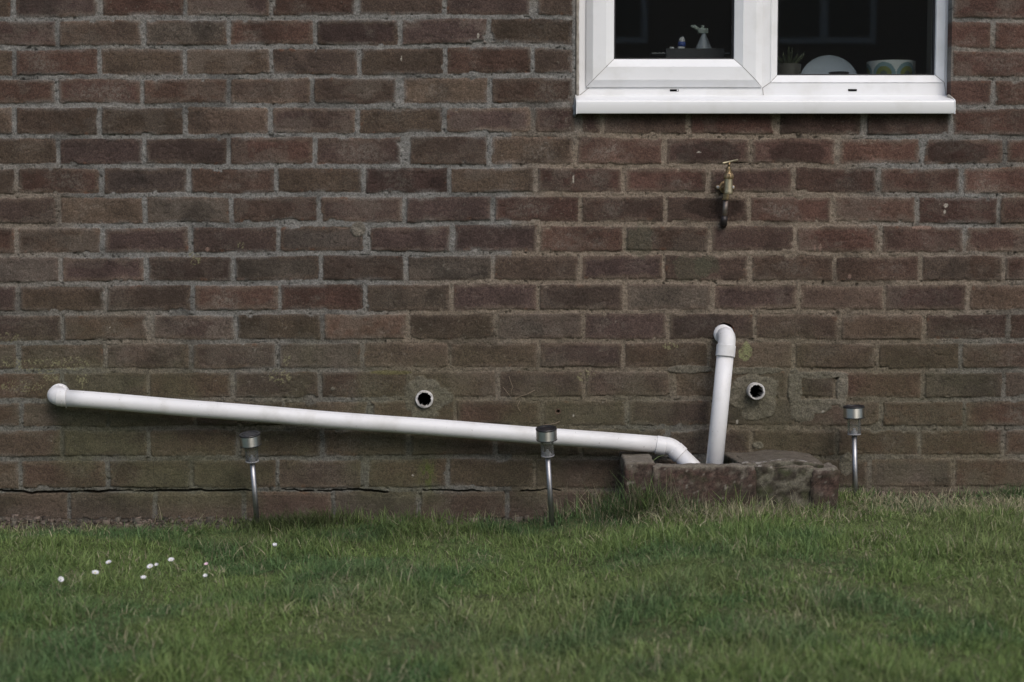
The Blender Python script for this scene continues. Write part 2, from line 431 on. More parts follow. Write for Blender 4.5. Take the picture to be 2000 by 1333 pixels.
# drill hole, hole of the bent pipe, the open crack along the damp course
def hole(u, v, rpx, depth):
    global H
    c = P(u, v); q = np.hypot(X - c[0], Z - c[2]) * 760 / rpx; H = H - depth * ss(1.1, .8, q)
    return q
q = hole(1090, 804, 2.8, .012); cm = cm * (1 - .5 * ss(1.3, .9, q))[..., None]; cm = mix(cm, C(.16, .1, .08), ss(2.6, 1.4, q) * ss(.9, 1.2, q) * .6)
crz = np.interp(X, [P(u, 960)[0] for u in (-300, 0, 60, 200, 420, 640, 800, 1000, 1150, 1210, 1215)],
                [P(0, v)[2] for v in (960, 959, 964, 960, 959, 958, 961, 958, 956, 955, 955)])
crz = crz + (fbm(X, X * 0, 30, 110, 4) - .5) * .010
cw = (-.0002 + .0030 * ss(.38, .75, fbm(X, X * 0, 12, 111, 3))); cw = cw * ss(P(1230, 960)[0], P(1150, 960)[0], X) * ss(-4, -1, X)
cr = ss(cw + .0010, cw * .3, np.abs(Z - crz)) * (cw > .0002)
H = H - .022 * cr; cm = cm * (1 - .55 * cr)[..., None]
below = (Z < crz) & (Z > crz - .012); H = H - .0012 * below * (X < .28)
# small dark gaps between mortar and brick
gap = ss(.0011, .0, np.abs(d + .0004)) * ss(.57, .70, fbm(X, Z, 16, 120, 3)) * ss(.35, .6, vn(X, Z, 60, 121)) * (1 - patch)
H -= gap * .004; cm = cm * (1 - .25 * gap)[..., None]
# old dirt splash at foot
foot = ss(.05, -.01, Z - .06 * ss(.1, .4, X)) ; cm = mix(cm, C(.10, .085, .065), foot * .35 * (.5 + fbm(X, Z, 40, 130, 3)))

V = np.stack([X, -H, Z], -1).reshape(-1, 3); CC = np.clip(cm * .84 * C(1.0, .965, .925), .004, .9).reshape(-1, 3)
nz, nx = X.shape; idx = np.arange(nz * nx).reshape(nz, nx)
xc = (gx[1:] + gx[:-1]) / 2; zc = (gz[1:] + gz[:-1]) / 2
XX, ZZ = np.meshgrid(xc, zc)
keep = ~((XX > WX0) & (XX < WX1) & (ZZ > WZ0) & (ZZ < WZ1))
HOLES = [(829, 780, 15.5), (1475, 767, 14.5), (1415, 651, 20.5), (1414, 440, 6)]
rimE = []
for u, v, rp in HOLES:
    c = P(u, v); q = np.hypot(XX - c[0], ZZ - c[2]); keep &= q > rp / 760.
Q = np.stack([idx[:-1, :-1], idx[:-1, 1:], idx[1:, 1:], idx[1:, :-1]], -1)[keep]
# brick returns at the sides of the window opening
ix0 = int(np.argmin(abs(gx - WX0))); ix1 = int(np.argmin(abs(gx - WX1))); iz0 = int(np.argmin(abs(gz - WZ0))); iz1 = int(np.argmin(abs(gz - WZ1)))
extraV = [V]; extraC = [CC]; extraQ = [Q]; base = len(V)
for line in (idx[iz0:iz1 + 1, ix0], idx[iz0:iz1 + 1, ix1][::-1], idx[iz1, ix0:ix1 + 1], idx[iz0, ix0:ix1 + 1][::-1]):
    prev = line
    for dep in (.012, .04, .10):
        nv = V[line].copy(); nv[:, 1] = dep + rng.normal(0, .0004, len(line)); extraV.append(nv); extraC.append(CC[line] * 1.0)
        cur = np.arange(base, base + len(line)); base += len(line)
        extraQ.append(np.stack([prev[:-1], prev[1:], cur[1:], cur[:-1]], -1)); prev = cur
V = np.concatenate(extraV); CC = np.concatenate(extraC); Q = np.concatenate(extraQ)

house = empty('brick_house', (0, 0, 0), 'old brown brick house wall with white plastic window and pipe holes above the lawn', 'house')
wall = link('wall', big_mesh('wall', V, Q, CC), M_wall, house)
# inner leaf, so that the wall has thickness, and the dark room behind the window
M_room = mat('dim_room_paint', (.36, .34, .31), rough=.9)
M_cill = mat('inner_window_board', (.05, .05, .052), rough=.5)
bm = bmesh.new()
for a, b in [((-4, .105, -.1), (WX0 - .01, .30, 2.9)), ((WX1 + .01, .105, -.1), (4, .30, 2.9)), ((WX0 - .01, .105, -.1), (WX1 + .01, .30, WZ0 - .03)),
             ((WX0 - .01, .105, WZ1 + .01), (WX1 + .01, .30, 2.9))]: box(bm, a, b)
bk = link('inner_wall', bm_mesh(bm, 'inner_wall'), M_room, house, smooth=False)
bm = bmesh.new()
box(bm, (-1.6, 3.3, -.1), (3.2, 3.4, 2.6)); box(bm, (-1.7, .31, -.1), (-1.6, 3.4, 2.6)); box(bm, (3.2, .31, -.1), (3.3, 3.4, 2.6))
box(bm, (-1.7, .31, 2.6), (3.3, 3.4, 2.7)); box(bm, (-1.7, .31, -.15), (3.3, 3.4, -.1))
link('room', bm_mesh(bm, 'room'), M_room, house, smooth=False)

# ================================================================== WINDOW
FD = -.042           # frame face lies 42 mm behind the brick face
def profile_ring(x0, x1, z0, z1, prof, name, m, parent):
    """mitred frame: prof = [(inset, y)] from outside to inside, each corner mitred"""
    bm = bmesh.new(); rings = []
    for ins, y in prof:
        rings.append([bm.verts.new((x0 + ins, y, z0 + ins)), bm.verts.new((x1 - ins, y, z0 + ins)),
                      bm.verts.new((x1 - ins, y, z1 - ins)), bm.verts.new((x0 + ins, y, z1 - ins))])
    for a, b in zip(rings, rings[1:]):
        for k in range(4): bm.faces.new((a[k], a[(k + 1) % 4], b[(k + 1) % 4], b[k]))
    me = bm_mesh(bm, name)
    return link(name, me, m, parent, smooth=False)
fx0, fz0 = P(1128, 187, FD)[0], P(1128, 187, FD)[2] - .012
fx1 = P(1851, 187, FD)[0]; fz1 = WZ1 - .006
mxl, mxr = P(1489, 100, FD)[0], P(1505, 100, FD)[0]
px = 1 / (FPX / (CAM_D - FD))
# one frame part: outer ring and mullion
bm = bmesh.new()
yF = -FD                                   # y of the frame's face
pane_x0 = P(1518, 148, FD - .012)[0]; pane_x1 = P(1811, 148, FD - .012)[0]; pane_z0 = P(1518, 149, FD - .012)[2]
sash_x0, sash_x1 = P(1145, 170, FD + .014)[0], P(1489, 170, FD + .014)[0]; sash_z0 = P(1145, 170, FD + .014)[2]
def quad(bm, pts): bm.faces.new([bm.verts.new(p) for p in pts])
def bar(bm, outer, inner):                 # generic prismatic band helper
    quad(bm, [outer[0], outer[1], inner[1], inner[0]])
zt = fz1
bot_z = fz0
fl = P(1161, 161, FD)[2]
# face bands of the frame (flat), front at yF
def rect(bm, xa, xb, za, zb, y): quad(bm, [(xa, y, za), (xb, y, za), (xb, y, zb), (xa, y, zb)])
window = empty('window', (0, 0, 0)); window.parent = house
def prism(bm, poly, x0, x1, ax='x', cut0=0, cut1=0):
    pass
# left and bottom, right, top members as mitred ring with a fine groove look
frame = profile_ring(fx0, fx1, fz0, fz1, [(0, .11), (0, yF + .004), (.0015, yF + .001), (.004, yF), (.0105, yF), (.0105, .11)], 'frame', M_upvc, window)
bm = bmesh.new(); box(bm, (mxl - .03, yF + .0002, fz0 + .030), (mxr + .004, .11, fz1 - .03)); box(bm, (fx0 + .0095, yF + .0006, fz0 + .009), (fx1 - .0095, .11, P(1500, 161.5, FD)[2] + .0012)); box(bm, (fx0 + .0095, yF + .0009, fz0 + .01), (fx0 + .035, .109, fz1 - .01)); mull = link('mullion', bm_mesh(bm, 'mullion'), M_upvc, window, smooth=False)
# right-hand fixed light: sloping glazing bead
bead = profile_ring(mxr + .0002, fx1 - .010, P(1500, 161.5, FD)[2], fz1 - .03,
                    [(0, yF - .0012), (pane_x0 - mxr - .001, yF + .0125), (pane_x0 - mxr, yF + .016), (pane_x0 - mxr, .10)], 'glazing_bead', M_upvc, window)
# opening casement, proud of the frame
sw = P(1159, 100, FD + .014)[0] - sash_x0; sf = P(1184, 100, FD + .014)[0] - sash_x0
gin = P(1199, 100, FD)[0] - sash_x0
yS = yF - .016
sash = profile_ring(sash_x0, sash_x1, sash_z0, fz1 - .022,
                    [(0.000, yF - .001), (.0, yF - .004), (sw - .0015, yS + .0004), (sw, yS), (sf, yS), (sf + .0012, yS + .001), (gin, yF - .002), (gin, .10)], 'casement_sash', M_upvc, window)
sgx0, sgx1, sgz0 = sash_x0 + gin, sash_x1 - gin, sash_z0 + gin
def pane(x0, x1, z0, z1, y):
    bm = bmesh.new(); box(bm, (x0 + .004, y, z0 + .004), (x1 - .004, y + .004, z1 - .004)); return link('glass_pane', bm_mesh(bm, 'glass_pane'), M_glass, window, smooth=False)
pane(sgx0, sgx1, sgz0, fz1 - .022 - gin, yF + .014)
bz1 = fz1 - .03
bx0 = pane_x0 - mxr
pane(pane_x0, fx1 - .010 - bx0, P(1500, 161.5, FD)[2] + bx0, bz1 - bx0, yF + .030)
# black gaskets
for (a, b, c, dz_, y) in [(sgx0, sgx1, sgz0, fz1 - .022 - gin, yF + .008), (pane_x0, fx1 - .010 - bx0, P(1500, 161.5, FD)[2] + bx0, bz1 - bx0, yF + .024)]:
    profile_ring(a - .001, b + .001, c - .001, dz_ + .001, [(0, y), (.0050, y + .001), (.0058, y + .010)], 'gasket', M_gask, window)
# mitre joints: fine dark grooves at the corners
M_line = mat('joint_dirt', (.28, .27, .25), rough=.9)
def seam(p, q, y0, y1):
    p = Vector(p); q = Vector(q)
    bm = sweep([Vector((p.x, y0, p.z)), Vector((q.x, y1, q.z))], .00075, seg=6)
    return link('mitre_joint', bm_mesh(bm, 'mitre_joint'), M_line, window)
o = .0002
seam(Vector((sash_x0 + .001, 0, sash_z0 + .001)), Vector((sash_x0 + sw, 0, sash_z0 + sw)), yF - .004, yS - o)
seam(Vector((sash_x0 + sw, 0, sash_z0 + sw)), Vector((sash_x0 + sf, 0, sash_z0 + sf)), yS - o, yS - o)
seam(Vector((sash_x0 + sf, 0, sash_z0 + sf)), Vector((sash_x0 + gin, 0, sash_z0 + gin)), yS - o, yF - .002)
seam(Vector((sash_x1 - .001, 0, sash_z0 + .001)), Vector((sash_x1 - sw, 0, sash_z0 + sw)), yF - .004, yS - o)
seam(Vector((sash_x1 - sw, 0, sash_z0 + sw)), Vector((sash_x1 - sf, 0, sash_z0 + sf)), yS - o, yS - o)
seam(Vector((sash_x1 - sf, 0, sash_z0 + sf)), Vector((sash_x1 - gin, 0, sash_z0 + gin)), yS - o, yF - .002)
seam(Vector((fx0 + .002, 0, fz0 + .010)), Vector((fx0 + .030, 0, fz0 + .032)), yF, yF)
zb_ = P(1500, 161.5, FD)[2]
seam(Vector((mxr, 0, zb_)), Vector((mxr + bx0, 0, zb_ + bx0)), yF - .0014, yF + .0125)
seam(Vector((fx1 - .010, 0, zb_)), Vector((fx1 - .010 - bx0, 0, zb_ + bx0)), yF - .0014, yF + .0125)
seam(Vector((fx1 - .004, 0, fz0 + .013)), Vector((fx1 - .010, 0, zb_)), yF - .0002, yF - .0014)
seam(Vector((P(1491, 187, FD)[0], 0, fz0 + .013)), Vector((mxl + .0015, 0, P(1489, 172, FD)[2])), yF, yF)
seam(Vector((mxl + .0015, 0, P(1489, 172, FD)[2])), Vector((mxr, 0, zb_)), yF - .0001, yF - .0012)
# drainage slots
for u, v, w in [(1317, 177, 17), (1665, 176.5, 17)]:
    c = P(u, v, FD); bm = bmesh.new(); box(bm, (c[0] - w / 2 * px, yF - .0008, c[2] - 2.0 * px), (c[0] + w / 2 * px, yF + .001, c[2] + 2.0 * px), .0006)
    link('drain_slot', bm_mesh(bm, 'drain_slot'), M_black, window)
c = P(1323, 177, FD); bm = bmesh.new(); box(bm, (c[0] - 1 * px, yF - .0013, c[2] - 1.5 * px), (c[0] + 1.6 * px, yF, c[2] + 1.5 * px), .0004); link('slot_clip', bm_mesh(bm, 'slot_clip'), M_upvc, window)
# sill: sloping top, rounded nose, front face, end caps
SD = .030
sx0, sx1 = P(1127.5, 205, SD)[0], P(1864, 205, SD)[0]
zn = P(1500, 197, SD)[2]; zbt = P(1500, 222, SD)[2]; zk = fz0 + .013
prof = [(yF + .001, zk), (-SD + .006, zn + .0022), (-SD + .0025, zn + .0012), (-SD + .0005, zn - .0015), (-SD, zn - .004), (-SD + .0003, zbt + .002), (-SD + .0015, zbt),
        (-SD + .006, zbt), (-SD + .0065, zn - .012), (.03, zn - .012)]
bm = bmesh.new()
A = [bm.verts.new((sx0, y, z)) for y, z in prof]; B = [bm.verts.new((sx1, y, z)) for y, z in prof]
for k in range(len(prof) - 1): bm.faces.new((A[k], A[k + 1], B[k + 1], B[k]))
sill = sharp(link('window_sill', bm_mesh(bm, 'window_sill'), M_upvc, window), 50)
for xa, xb in [(sx0 - .0028, sx0 - .0002), (sx1 + .0002, sx1 + .0028)]:
    bm = bmesh.new(); pr = [(yF - .002, zk + .001), (-SD + .004, zn + .003), (-SD - .001, zn - .002), (-SD - .001, zbt - .001), (-.004, zbt - .001), (-.004, zn - .02), (yF - .002, zn - .02)]
    A = [bm.verts.new((xa, y, z)) for y, z in pr]; B = [bm.verts.new((xb, y, z)) for y, z in pr]
    bm.faces.new(A); bm.faces.new(B[::-1])
    for k in range(len(pr)): bm.faces.new((A[k], A[(k + 1) % len(pr)], B[(k + 1) % len(pr)], B[k]))
    link('sill_end_cap', bm_mesh(bm, 'sill_end_cap'), M_upvc, window, smooth=False)
# sealant beads
def wob(p0, p1, n, amp, r, m, name, parent, rv=.35, seg=8):
    p0, p1 = Vector(p0), Vector(p1); pts = []; rs = []
    for i in range(n + 1):
        t = i / n; p = p0.lerp(p1, t)
        nv = mnoise.noise_vector(p * 40) * amp; pts.append(p + nv); rs.append(r * (1 + rv * mnoise.noise(p * 60)))
    return link(name, bm_mesh(sweep(pts, rs, seg), name), m, parent)
wob((fx0 - .001, yF - .004, fz0 + .01), (fx0 - .001, yF - .004, fz1), 60, .0012, .0042, M_seal, 'sealant_bead', window)
wob((fx1 + .004, yF - .006, fz0 + .01), (fx1 + .004, yF - .006, fz1), 60, .0016, .0052, M_seal, 'sealant_bead', window)
wob((fx1 + .0095, yF - .016, fz0 + .01), (fx1 + .010, yF - .018, fz1), 60, .0016, .003, M_greyseal, 'sealant_bead', window)
wob(P(1123, 192, .004), P(1121, 226, .004), 12, .003, .0040, M_greyseal, 'sealant_blob', window, .6)
wob(P(1119, 206, .004), P(1122, 229, .003), 8, .002, .0022, M_greyseal, 'sealant_blob', window, .6)
wob(P(1852, 188, -.01), P(1862, 194, .01), 6, .002, .0035, M_seal, 'sealant_blob', window, .6)
# inner window board
bm = bmesh.new(); box(bm, (WX0 - .02, .112, WZ0 - .028), (WX1 + .02, .46, sgz0 - .012 - .0), .002)
BOARD = pane_z0 - .030
bm.free(); bm = bmesh.new(); box(bm, (WX0 - .0, .108, BOARD - .02), (WX1 + .0, .50, BOARD), .001)
link('inner_window_board', bm_mesh(bm, 'inner_window_board'), M_cill, window, smooth=False)

# ================================================================== THINGS ON THE INNER BOARD
def at_board(u, v, d): return P(u, v, d)
M_tray = mat('dark_grey_plastic', (.035, .037, .042), rough=.45)
M_whitepl = mat('white_plastic_small', (.70, .71, .74), rough=.4)
M_blue = mat('blue_plastic', (.05, .10, .38), rough=.4)
M_mint = mat('pale_green_plastic', (.42, .48, .44), rough=.45, nscale=80, namp=.2)
M_cloudy = mat('cloudy_clear_plastic', (.42, .46, .52), rough=.3, nscale=70, namp=.3)
M_pot = mat('grey_ceramic', (.12, .115, .10), rough=.5, nscale=20, namp=.15)
M_leaf = mat('succulent_leaf', (.055, .07, .035), rough=.5, nscale=60, namp=.4)
M_plate = mat('pale_grey_glaze', (.48, .54, .62), rough=.25, nscale=10, namp=.1)
D1 = -.17
# shelf caddy: a dark rack with its rail
a = P(1301, 95, D1); b = P(1415, 111, D1)
t = empty('caddy', (a[0], .17, BOARD), 'dark grey plastic caddy standing behind the left casement glass', 'caddy')
bm = bmesh.new(); top = a[2]
def tray(bm, x0, x1, y0, y1, z0, z1, w=.003):
    box(bm, (x0, y0, z0), (x1, y0 + w, z1)); box(bm, (x0, y1 - w, z0), (x1, y1, z1)); box(bm, (x0, y0 + w, z0), (x0 + w, y1 - w, z1)); box(bm, (x1 - w, y0 + w, z0), (x1, y1 - w, z1)); box(bm, (x0, y0, z0 - w), (x1, y1, z0))
tray(bm, a[0], b[0], .17, .27, BOARD + .004, top)
link('tub', bm_mesh(bm, 'tub'), M_tray, t, smooth=False)
r0 = P(1272, 103, D1); r1 = P(1427, 103, D1); M_rail = mat('grey_rail', (.22, .23, .24), rough=.4)
for xa, xb, za, zb in [(r0[0], a[0] - .001, r0[2] - .003, r0[2]), (b[0] + .001, r1[0], r0[2] - .003, r0[2]), (r0[0], a[0] - .001, BOARD, BOARD + .010), (b[0] + .001, r1[0], BOARD, BOARD + .010)]:
    bm = bmesh.new(); box(bm, (xa, .175, za), (xb, .25, zb), .001); link('rail', bm_mesh(bm, 'rail'), M_rail, t, smooth=False)
# white cap
c = P(1312, 94, D1 - .04); t = empty('bottle_cap', (c[0], c[1], top - .03), 'small white cap poking up at the left end of the dark caddy', 'cap')
bm = lathe((c[0], c[1], top - .03), (0, 0, 1), [(0, 0), (0, .0062), (.036, .0062), (.038, .0055), (.038, 0)], 20); sharp(link('cap', bm_mesh(bm, 'cap'), M_whitepl, t))
# white and blue brush end
c = P(1331, 94, D1 - .05); z0_ = top - .03; tip = P(1333, 72, D1 - .05)
t = empty('cleaning_brush', (c[0], c[1], z0_), 'white brush handle with blue band leaning in the dark caddy', 'brush')
hgt = tip[2] - z0_
bm = sweep([(c[0] - .006, c[1], z0_), (c[0] - .003, c[1], z0_ + hgt * .35), (c[0], c[1], z0_ + hgt * .60)], [.004, .008, .0095], 16); link('handle', bm_mesh(bm, 'handle'), M_whitepl, t)
bm = sweep([(c[0] + .0003, c[1], z0_ + hgt * .60), (c[0] + .001, c[1], z0_ + hgt * .78)], [.0104, .0100], 16); link('band', bm_mesh(bm, 'band'), M_blue, t)
bm = sweep([(c[0] + .001, c[1], z0_ + hgt * .78), (c[0] + .002, c[1], z0_ + hgt * .92), (c[0] + .004, c[1], z0_ + hgt)], [.0093, .0075, .002], 16); link('brush_head', bm_mesh(bm, 'brush_head'), M_whitepl, t)
# spray bottle
c = P(1372, 90, D1 - .05); zt_ = P(1372, 50, D1 - .05)[2]; z0_ = BOARD + .006
t = empty('spray_bottle', (c[0], c[1], z0_), 'cloudy spray bottle with pale green trigger head standing in the caddy', 'bottle')
zz_ = P(1372, 66, D1 - .05)[2]
bm = lathe((c[0] + .003, c[1], z0_), (0, 0, 1), [(0, 0), (0, .028), (top - z0_, .024), (zz_ - z0_ - .004, .006), (zz_ - z0_, .006)], 24); sharp(link('body', bm_mesh(bm, 'body'), M_cloudy, t), 60)
bm = bmesh.new(); box(bm, (c[0] - .013, c[1] - .007, zz_), (c[0] + .015, c[1] + .007, zz_ + .014), .003); box(bm, (c[0] - .004, c[1] - .004, zz_ + .012), (c[0] + .004, c[1] + .004, zt_ + .0), .001)
sharp(link('trigger_head', bm_mesh(bm, 'trigger_head'), M_mint, t))
bm = sweep([(c[0] - .010, c[1], zz_ + .009), (c[0] - .022, c[1], zz_ + .018), (c[0] - .032, c[1], zz_ + .020)], [.005, .0055, .002], 12); link('nozzle', bm_mesh(bm, 'nozzle'), M_mint, t)
# succulent in pot
D2 = -.19
c = P(1542, 147, D2); zr = P(1542, 124, D2)[2]; pr_ = 25.5 / (FPX / (CAM_D + .19))
t = empty('potted_succulent', (c[0], .19, BOARD), 'spiky succulent in grey pot behind the right glass pane', 'plant')
hp = zr - BOARD
bm = lathe((c[0], .22, BOARD), (0, 0, 1), [(0, 0), (0, pr_ * .82), (hp * .9, pr_), (hp, pr_ * 1.02), (hp, pr_ * .9), (hp * .7, pr_ * .85), (hp * .7, 0)], 32); sharp(link('pot', bm_mesh(bm, 'pot'), M_pot, t))
bm = bmesh.new()
for k in range(16):
    aa = k * 2.4; ln = .030 + .014 * random.random(); o0 = Vector((c[0] + math.cos(aa) * .004, .22 + math.sin(aa) * .004, BOARD + hp * .8))
    dirh = Vector((math.cos(aa), math.sin(aa), 0)); lift = .75 + .35 * random.random()
    sweep([o0, o0 + dirh * ln * .4 + Vector((0, 0, ln * .5 * lift)), o0 + dirh * ln * .85 + Vector((0, 0, ln * .95 * lift)), o0 + dirh * ln * 1.05 + Vector((0, 0, ln * 1.25 * lift))], [.003, .0055, .0035, .0004], 8, bm=bm)
link('leaves', bm_mesh(bm, 'leaves'), M_leaf, t)
# plate on edge
c0 = P(1618, 169, -.25); rp_ = (169 - 110) / (FPX / (CAM_D + .25))
t = empty('plate', (c0[0], .25, BOARD), 'pale grey round plate standing on edge between plant pot and patterned bowl', 'plate')
zc0 = BOARD + rp_ * .98; tilt_ = Vector((0, -1, .12)).normalized()
zc0 = c0[2]
bm = lathe((c0[0], .255, zc0), tilt_, [(.0, 0), (.0, rp_ * .6), (.010, rp_ * .97), (.014, rp_), (.011, rp_ * .96), (.004, rp_ * .62), (.004, 0)], 64)
sharp(link('dish', bm_mesh(bm, 'dish'), M_plate, t), 50)
bm = bmesh.new()
for k in range(2):
    pass
e0 = P(1637, 144.5, -.235)
bm = lathe((e0[0], .225, BOARD), (0, 0, 1), [(0, 0), (0, .024), (e0[2] + .003 - BOARD, .027), (e0[2] + .003 - BOARD, .0)], 28)
dish = link('soap_dish', bm_mesh(bm, 'soap_dish'), M_blackpl, None); tag(dish, 'low black round dish in front of the pale grey plate', 'dish')
# patterned bowl with teal and olive arches
c = P(1748, 147, -.19); rb = 47.5 / (FPX / (CAM_D + .19 - .05)); zt2 = P(1748, 118, -.19)[2]; hb_ = zt2 - BOARD
m = bpy.data.materials.new('arched_pattern_glaze'); m.use_nodes = True
n = m.node_tree.nodes; l = m.node_tree.links; bs = n['Principled BSDF']; bs.inputs['Roughness'].default_value = .3
at = n.new('ShaderNodeAttribute'); at.attribute_name = 'col'; l.new(at.outputs['Color'], bs.inputs['Base Color'])
segs_, rows_ = 220, 60; vv = []; cc = []; qq = []
for j in range(rows_ + 1):
    for k in range(segs_):
        a_ = 2 * math.pi * k / segs_; zz = hb_ * j / rows_
        rr = rb * (.96 + .04 * j / rows_)
        vv.append((c[0] + rr * math.sin(a_), .24 - rr * math.cos(a_), BOARD + zz))
        arc = ((a_ + math.pi / 4 - .0) % (math.pi / 2)) - math.pi / 4     # each arch spans a quarter turn
        arc = (a_ % (math.pi / 3)) - math.pi / 6
        x_ = arc * rb; q_ = math.hypot(x_, max(0, zz - hb_ + 28 / 740.)) / (math.pi / 6 * rb)
        colr = (.64, .68, .68) if q_ > .97 else (.22, .34, .37) if q_ > .66 else (.22, .25, .08) if q_ > .30 else (.12, .15, .12)
        cc.append(colr)
for j in range(rows_):
    for k in range(segs_):
        k2 = (k + 1) % segs_; qq.append((j * segs_ + k, j * segs_ + k2, (j + 1) * segs_ + k2, (j + 1) * segs_ + k))
bowl = link('patterned_bowl', big_mesh('patterned_bowl', np.array(vv), np.array(qq), np.array(cc)), m)
tag(bowl, 'white bowl patterned with teal and olive arches behind the right glass pane', 'bowl')

# ================================================================== WASTE PIPES
PR = .0215
def ring_(p, dirn, r0, w, parent, name='collar', m=None):
    dirn = Vector(dirn).normalized(); h = .0012
    bm = lathe(Vector(p), dirn, [(0, PR * .9), (0, r0 - h), (h * .6, r0), (w - h * .6, r0), (w, r0 - h), (w, PR * .9)], 40)
    return sharp(link(name, bm_mesh(bm, name), m or M_pvc, parent), 40)
# long sloping pipe
dL = .052
pA = P(126, 777.5, dL); pM = P(650, 820.5, dL); pB = P(1284, 868.5, dL + .004)
wp = empty('waste_pipe', P(105, 772, 0), 'long white plastic waste pipe sloping down right along the brick wall into the gully', 'pipe')
path = []
for i in range(25):
    t_ = i / 24; path.append(pA.lerp(pM, t_ * 2) if t_ < .5 else pM.lerp(pB, t_ * 2 - 1))
for i in range(1, 24): path[i] = path[i] + Vector((0, 0, .0005 * math.sin(i * .9)))
link('pipe', bm_mesh(sweep(path, PR, 40), 'pipe'), M_pvc, wp)
# left elbow: out of the wall, turning right
ec = P(106, 773.5, dL)
el = arc_pts((ec[0], .03, ec[2] + .001), ec, pA, 12, .0235)
link('elbow', bm_mesh(sweep([Vector((ec[0], .03, ec[2]))] + el + [pA], PR + .0016, 36), 'elbow'), M_pvc, wp)
dr = (pM - pA).normalized()
ring_(P(113, 775.3, dL), dr, PR + .0022, .0235, wp)
ring_(Vector((ec[0] + .001, -.001, ec[2] + .001)), (0, -1, 0), PR + .0042, .012, wp)
# solvent drip under the collar
dp = P(131, 795, dL); link('glue_drip', bm_mesh(sweep([dp + Vector((-.0012, -.004, .004)), dp + Vector((-.001, -.003, 0)), dp + Vector((-.0022, -.002, -.0028))], [.0016, .0019, .0008], 10), 'glue_drip'), M_pvc, wp)
link('glue_bead', bm_mesh(sweep([P(113, 775.3, dL) + dr * .0237 + Vector((0, 0, 0)) + (Vector((0, math.cos(a), 0)) + Vector((0, 0, math.sin(a)))) * (PR + .0008) for a in np.linspace(0, 2 * math.pi, 33)], .0009, 6, cap=(False, False)), 'glue_bead'), M_pvc, wp)
# right bend and outlet
pc_ = P(1312, 873, dL + .006); pe = P(1344, 904, dL + .018); pend = pc_ + (pe - pc_) * 2.2
bend = arc_pts(pB, pc_, pe, 10, .040)
link('bend', bm_mesh(sweep([P(1284, 869.5, dL + .004)] + bend + [pc_ + (pe - pc_) * .42], PR + .0012, 40), 'bend'), M_pvc, wp)
dB = (pc_ - pB).normalized(); ring_(P(1281.5, 869.3, dL + .004), dB, PR + .0026, .0235, wp)
dE = (pe - pc_).normalized(); ring_(pc_ + (pe - pc_) * .17, dE, PR + .0026, .0225, wp)
link('outlet_pipe', bm_mesh(sweep([pc_ + (pe - pc_) * .4, pend], PR, 40), 'outlet_pipe'), M_pvc, wp)
# upright pipe
dU = .062
w0 = P(1412.5, 652, 0); ek = P(1421, 660, dU); u0 = P(1417.5, 684, dU + .001); u1 = P(1395.5, 907, .105); u2 = u0 + (u1 - u0) * 1.15
vp = empty('waste_pipe', w0, 'short upright white waste pipe leaning from the wall hole below the tap into the gully', 'pipe')
el = arc_pts(Vector((w0[0], .03, w0[2])), ek, u0, 14, .026)
link('elbow', bm_mesh(sweep([Vector((w0[0] - .003, .05, w0[2]))] + el + [u0], PR + .0010, 40), 'elbow'), M_pvc, vp)
link('stub_pipe', bm_mesh(sweep([Vector((w0[0] - .004, .06, w0[2] + .001)), Vector((w0[0] + (ek[0] - w0[0]) * .35, -dU * .35, w0[2] + (ek[2] - w0[2]) * .3))], PR + .0028, 36), 'stub_pipe'), M_pvc, vp)
dU_ = (u1 - u0).normalized()
ring_(P(1418.5, 674.5, dU + .001), dU_, PR + .0030, .0295, vp)
link('pipe', bm_mesh(sweep([u0, u0.lerp(u1, .5), u2], PR, 40), 'pipe'), M_pvc, vp)
# orange broken edge of the drilled hole
bm = lathe(Vector((P(1415, 651)[0], .0035, P(1415, 651)[2])), (0, 1, 0), [(0, .0290), (.003, .0270), (.05, .0264)], 40, jag=lambda i, a: .0009 * math.sin(a * 7 + i) + .0006 * math.sin(a * 17))
link('drilled_hole', bm_mesh(bm, 'drilled_hole'), mat('fresh_brick', (.20, .085, .05), rough=.95, nscale=200, namp=.4), house)

# cut-off stubs
def stub(u, v, outer, inner, prot, label, seed, off=(0, 0), tiltv=(0, -1, 0)):
    c = P(u, v, prot * .5); o0 = Vector((c[0], .06, c[2]))
    t = empty('pipe_stub', (c[0], 0, c[2]), label, 'pipe end')
    rr = random.Random(seed); ph = [rr.uniform(0, 6.28) for _ in range(6)]
    def jag(i, a):
        if i in (3, 4): return .0007 * math.sin(a * 9 + ph[0]) + .0006 * math.sin(a * 17 + ph[1]) + .0004 * math.sin(a * 31 + ph[2]) 
        if i in (1, 2): return .0003 * math.sin(a * 5 + ph[3])
        return 0
    L_ = .06 + prot
    dirn = Vector(tiltv).normalized()
    bm = lathe(o0, dirn, [(0, outer), (L_ - .0012, outer), (L_, outer - .001), (L_ + .0003, inner), (L_ - .006, inner + .0006), (.0, inner + .0006)], 72, jag=jag)
    for vv in bm.verts:
        q = vv.co - o0; h = q.dot(dirn)
        if h > L_ - .007: vv.co += dirn * (.0025 * mnoise.noise(vv.co * 90))
    sharp(link('cut_pipe', bm_mesh(bm, 'cut_pipe'), M_pvc2, t), 50)
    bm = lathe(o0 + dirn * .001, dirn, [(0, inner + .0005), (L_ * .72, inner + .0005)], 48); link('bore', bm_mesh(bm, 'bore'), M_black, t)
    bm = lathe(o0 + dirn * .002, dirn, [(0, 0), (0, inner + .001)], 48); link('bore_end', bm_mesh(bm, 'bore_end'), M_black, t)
    return t
stub(829, 780, .0230, .0176, .010, 'cut-off white pipe end flush in a mortar patch above the sloping pipe', 1)
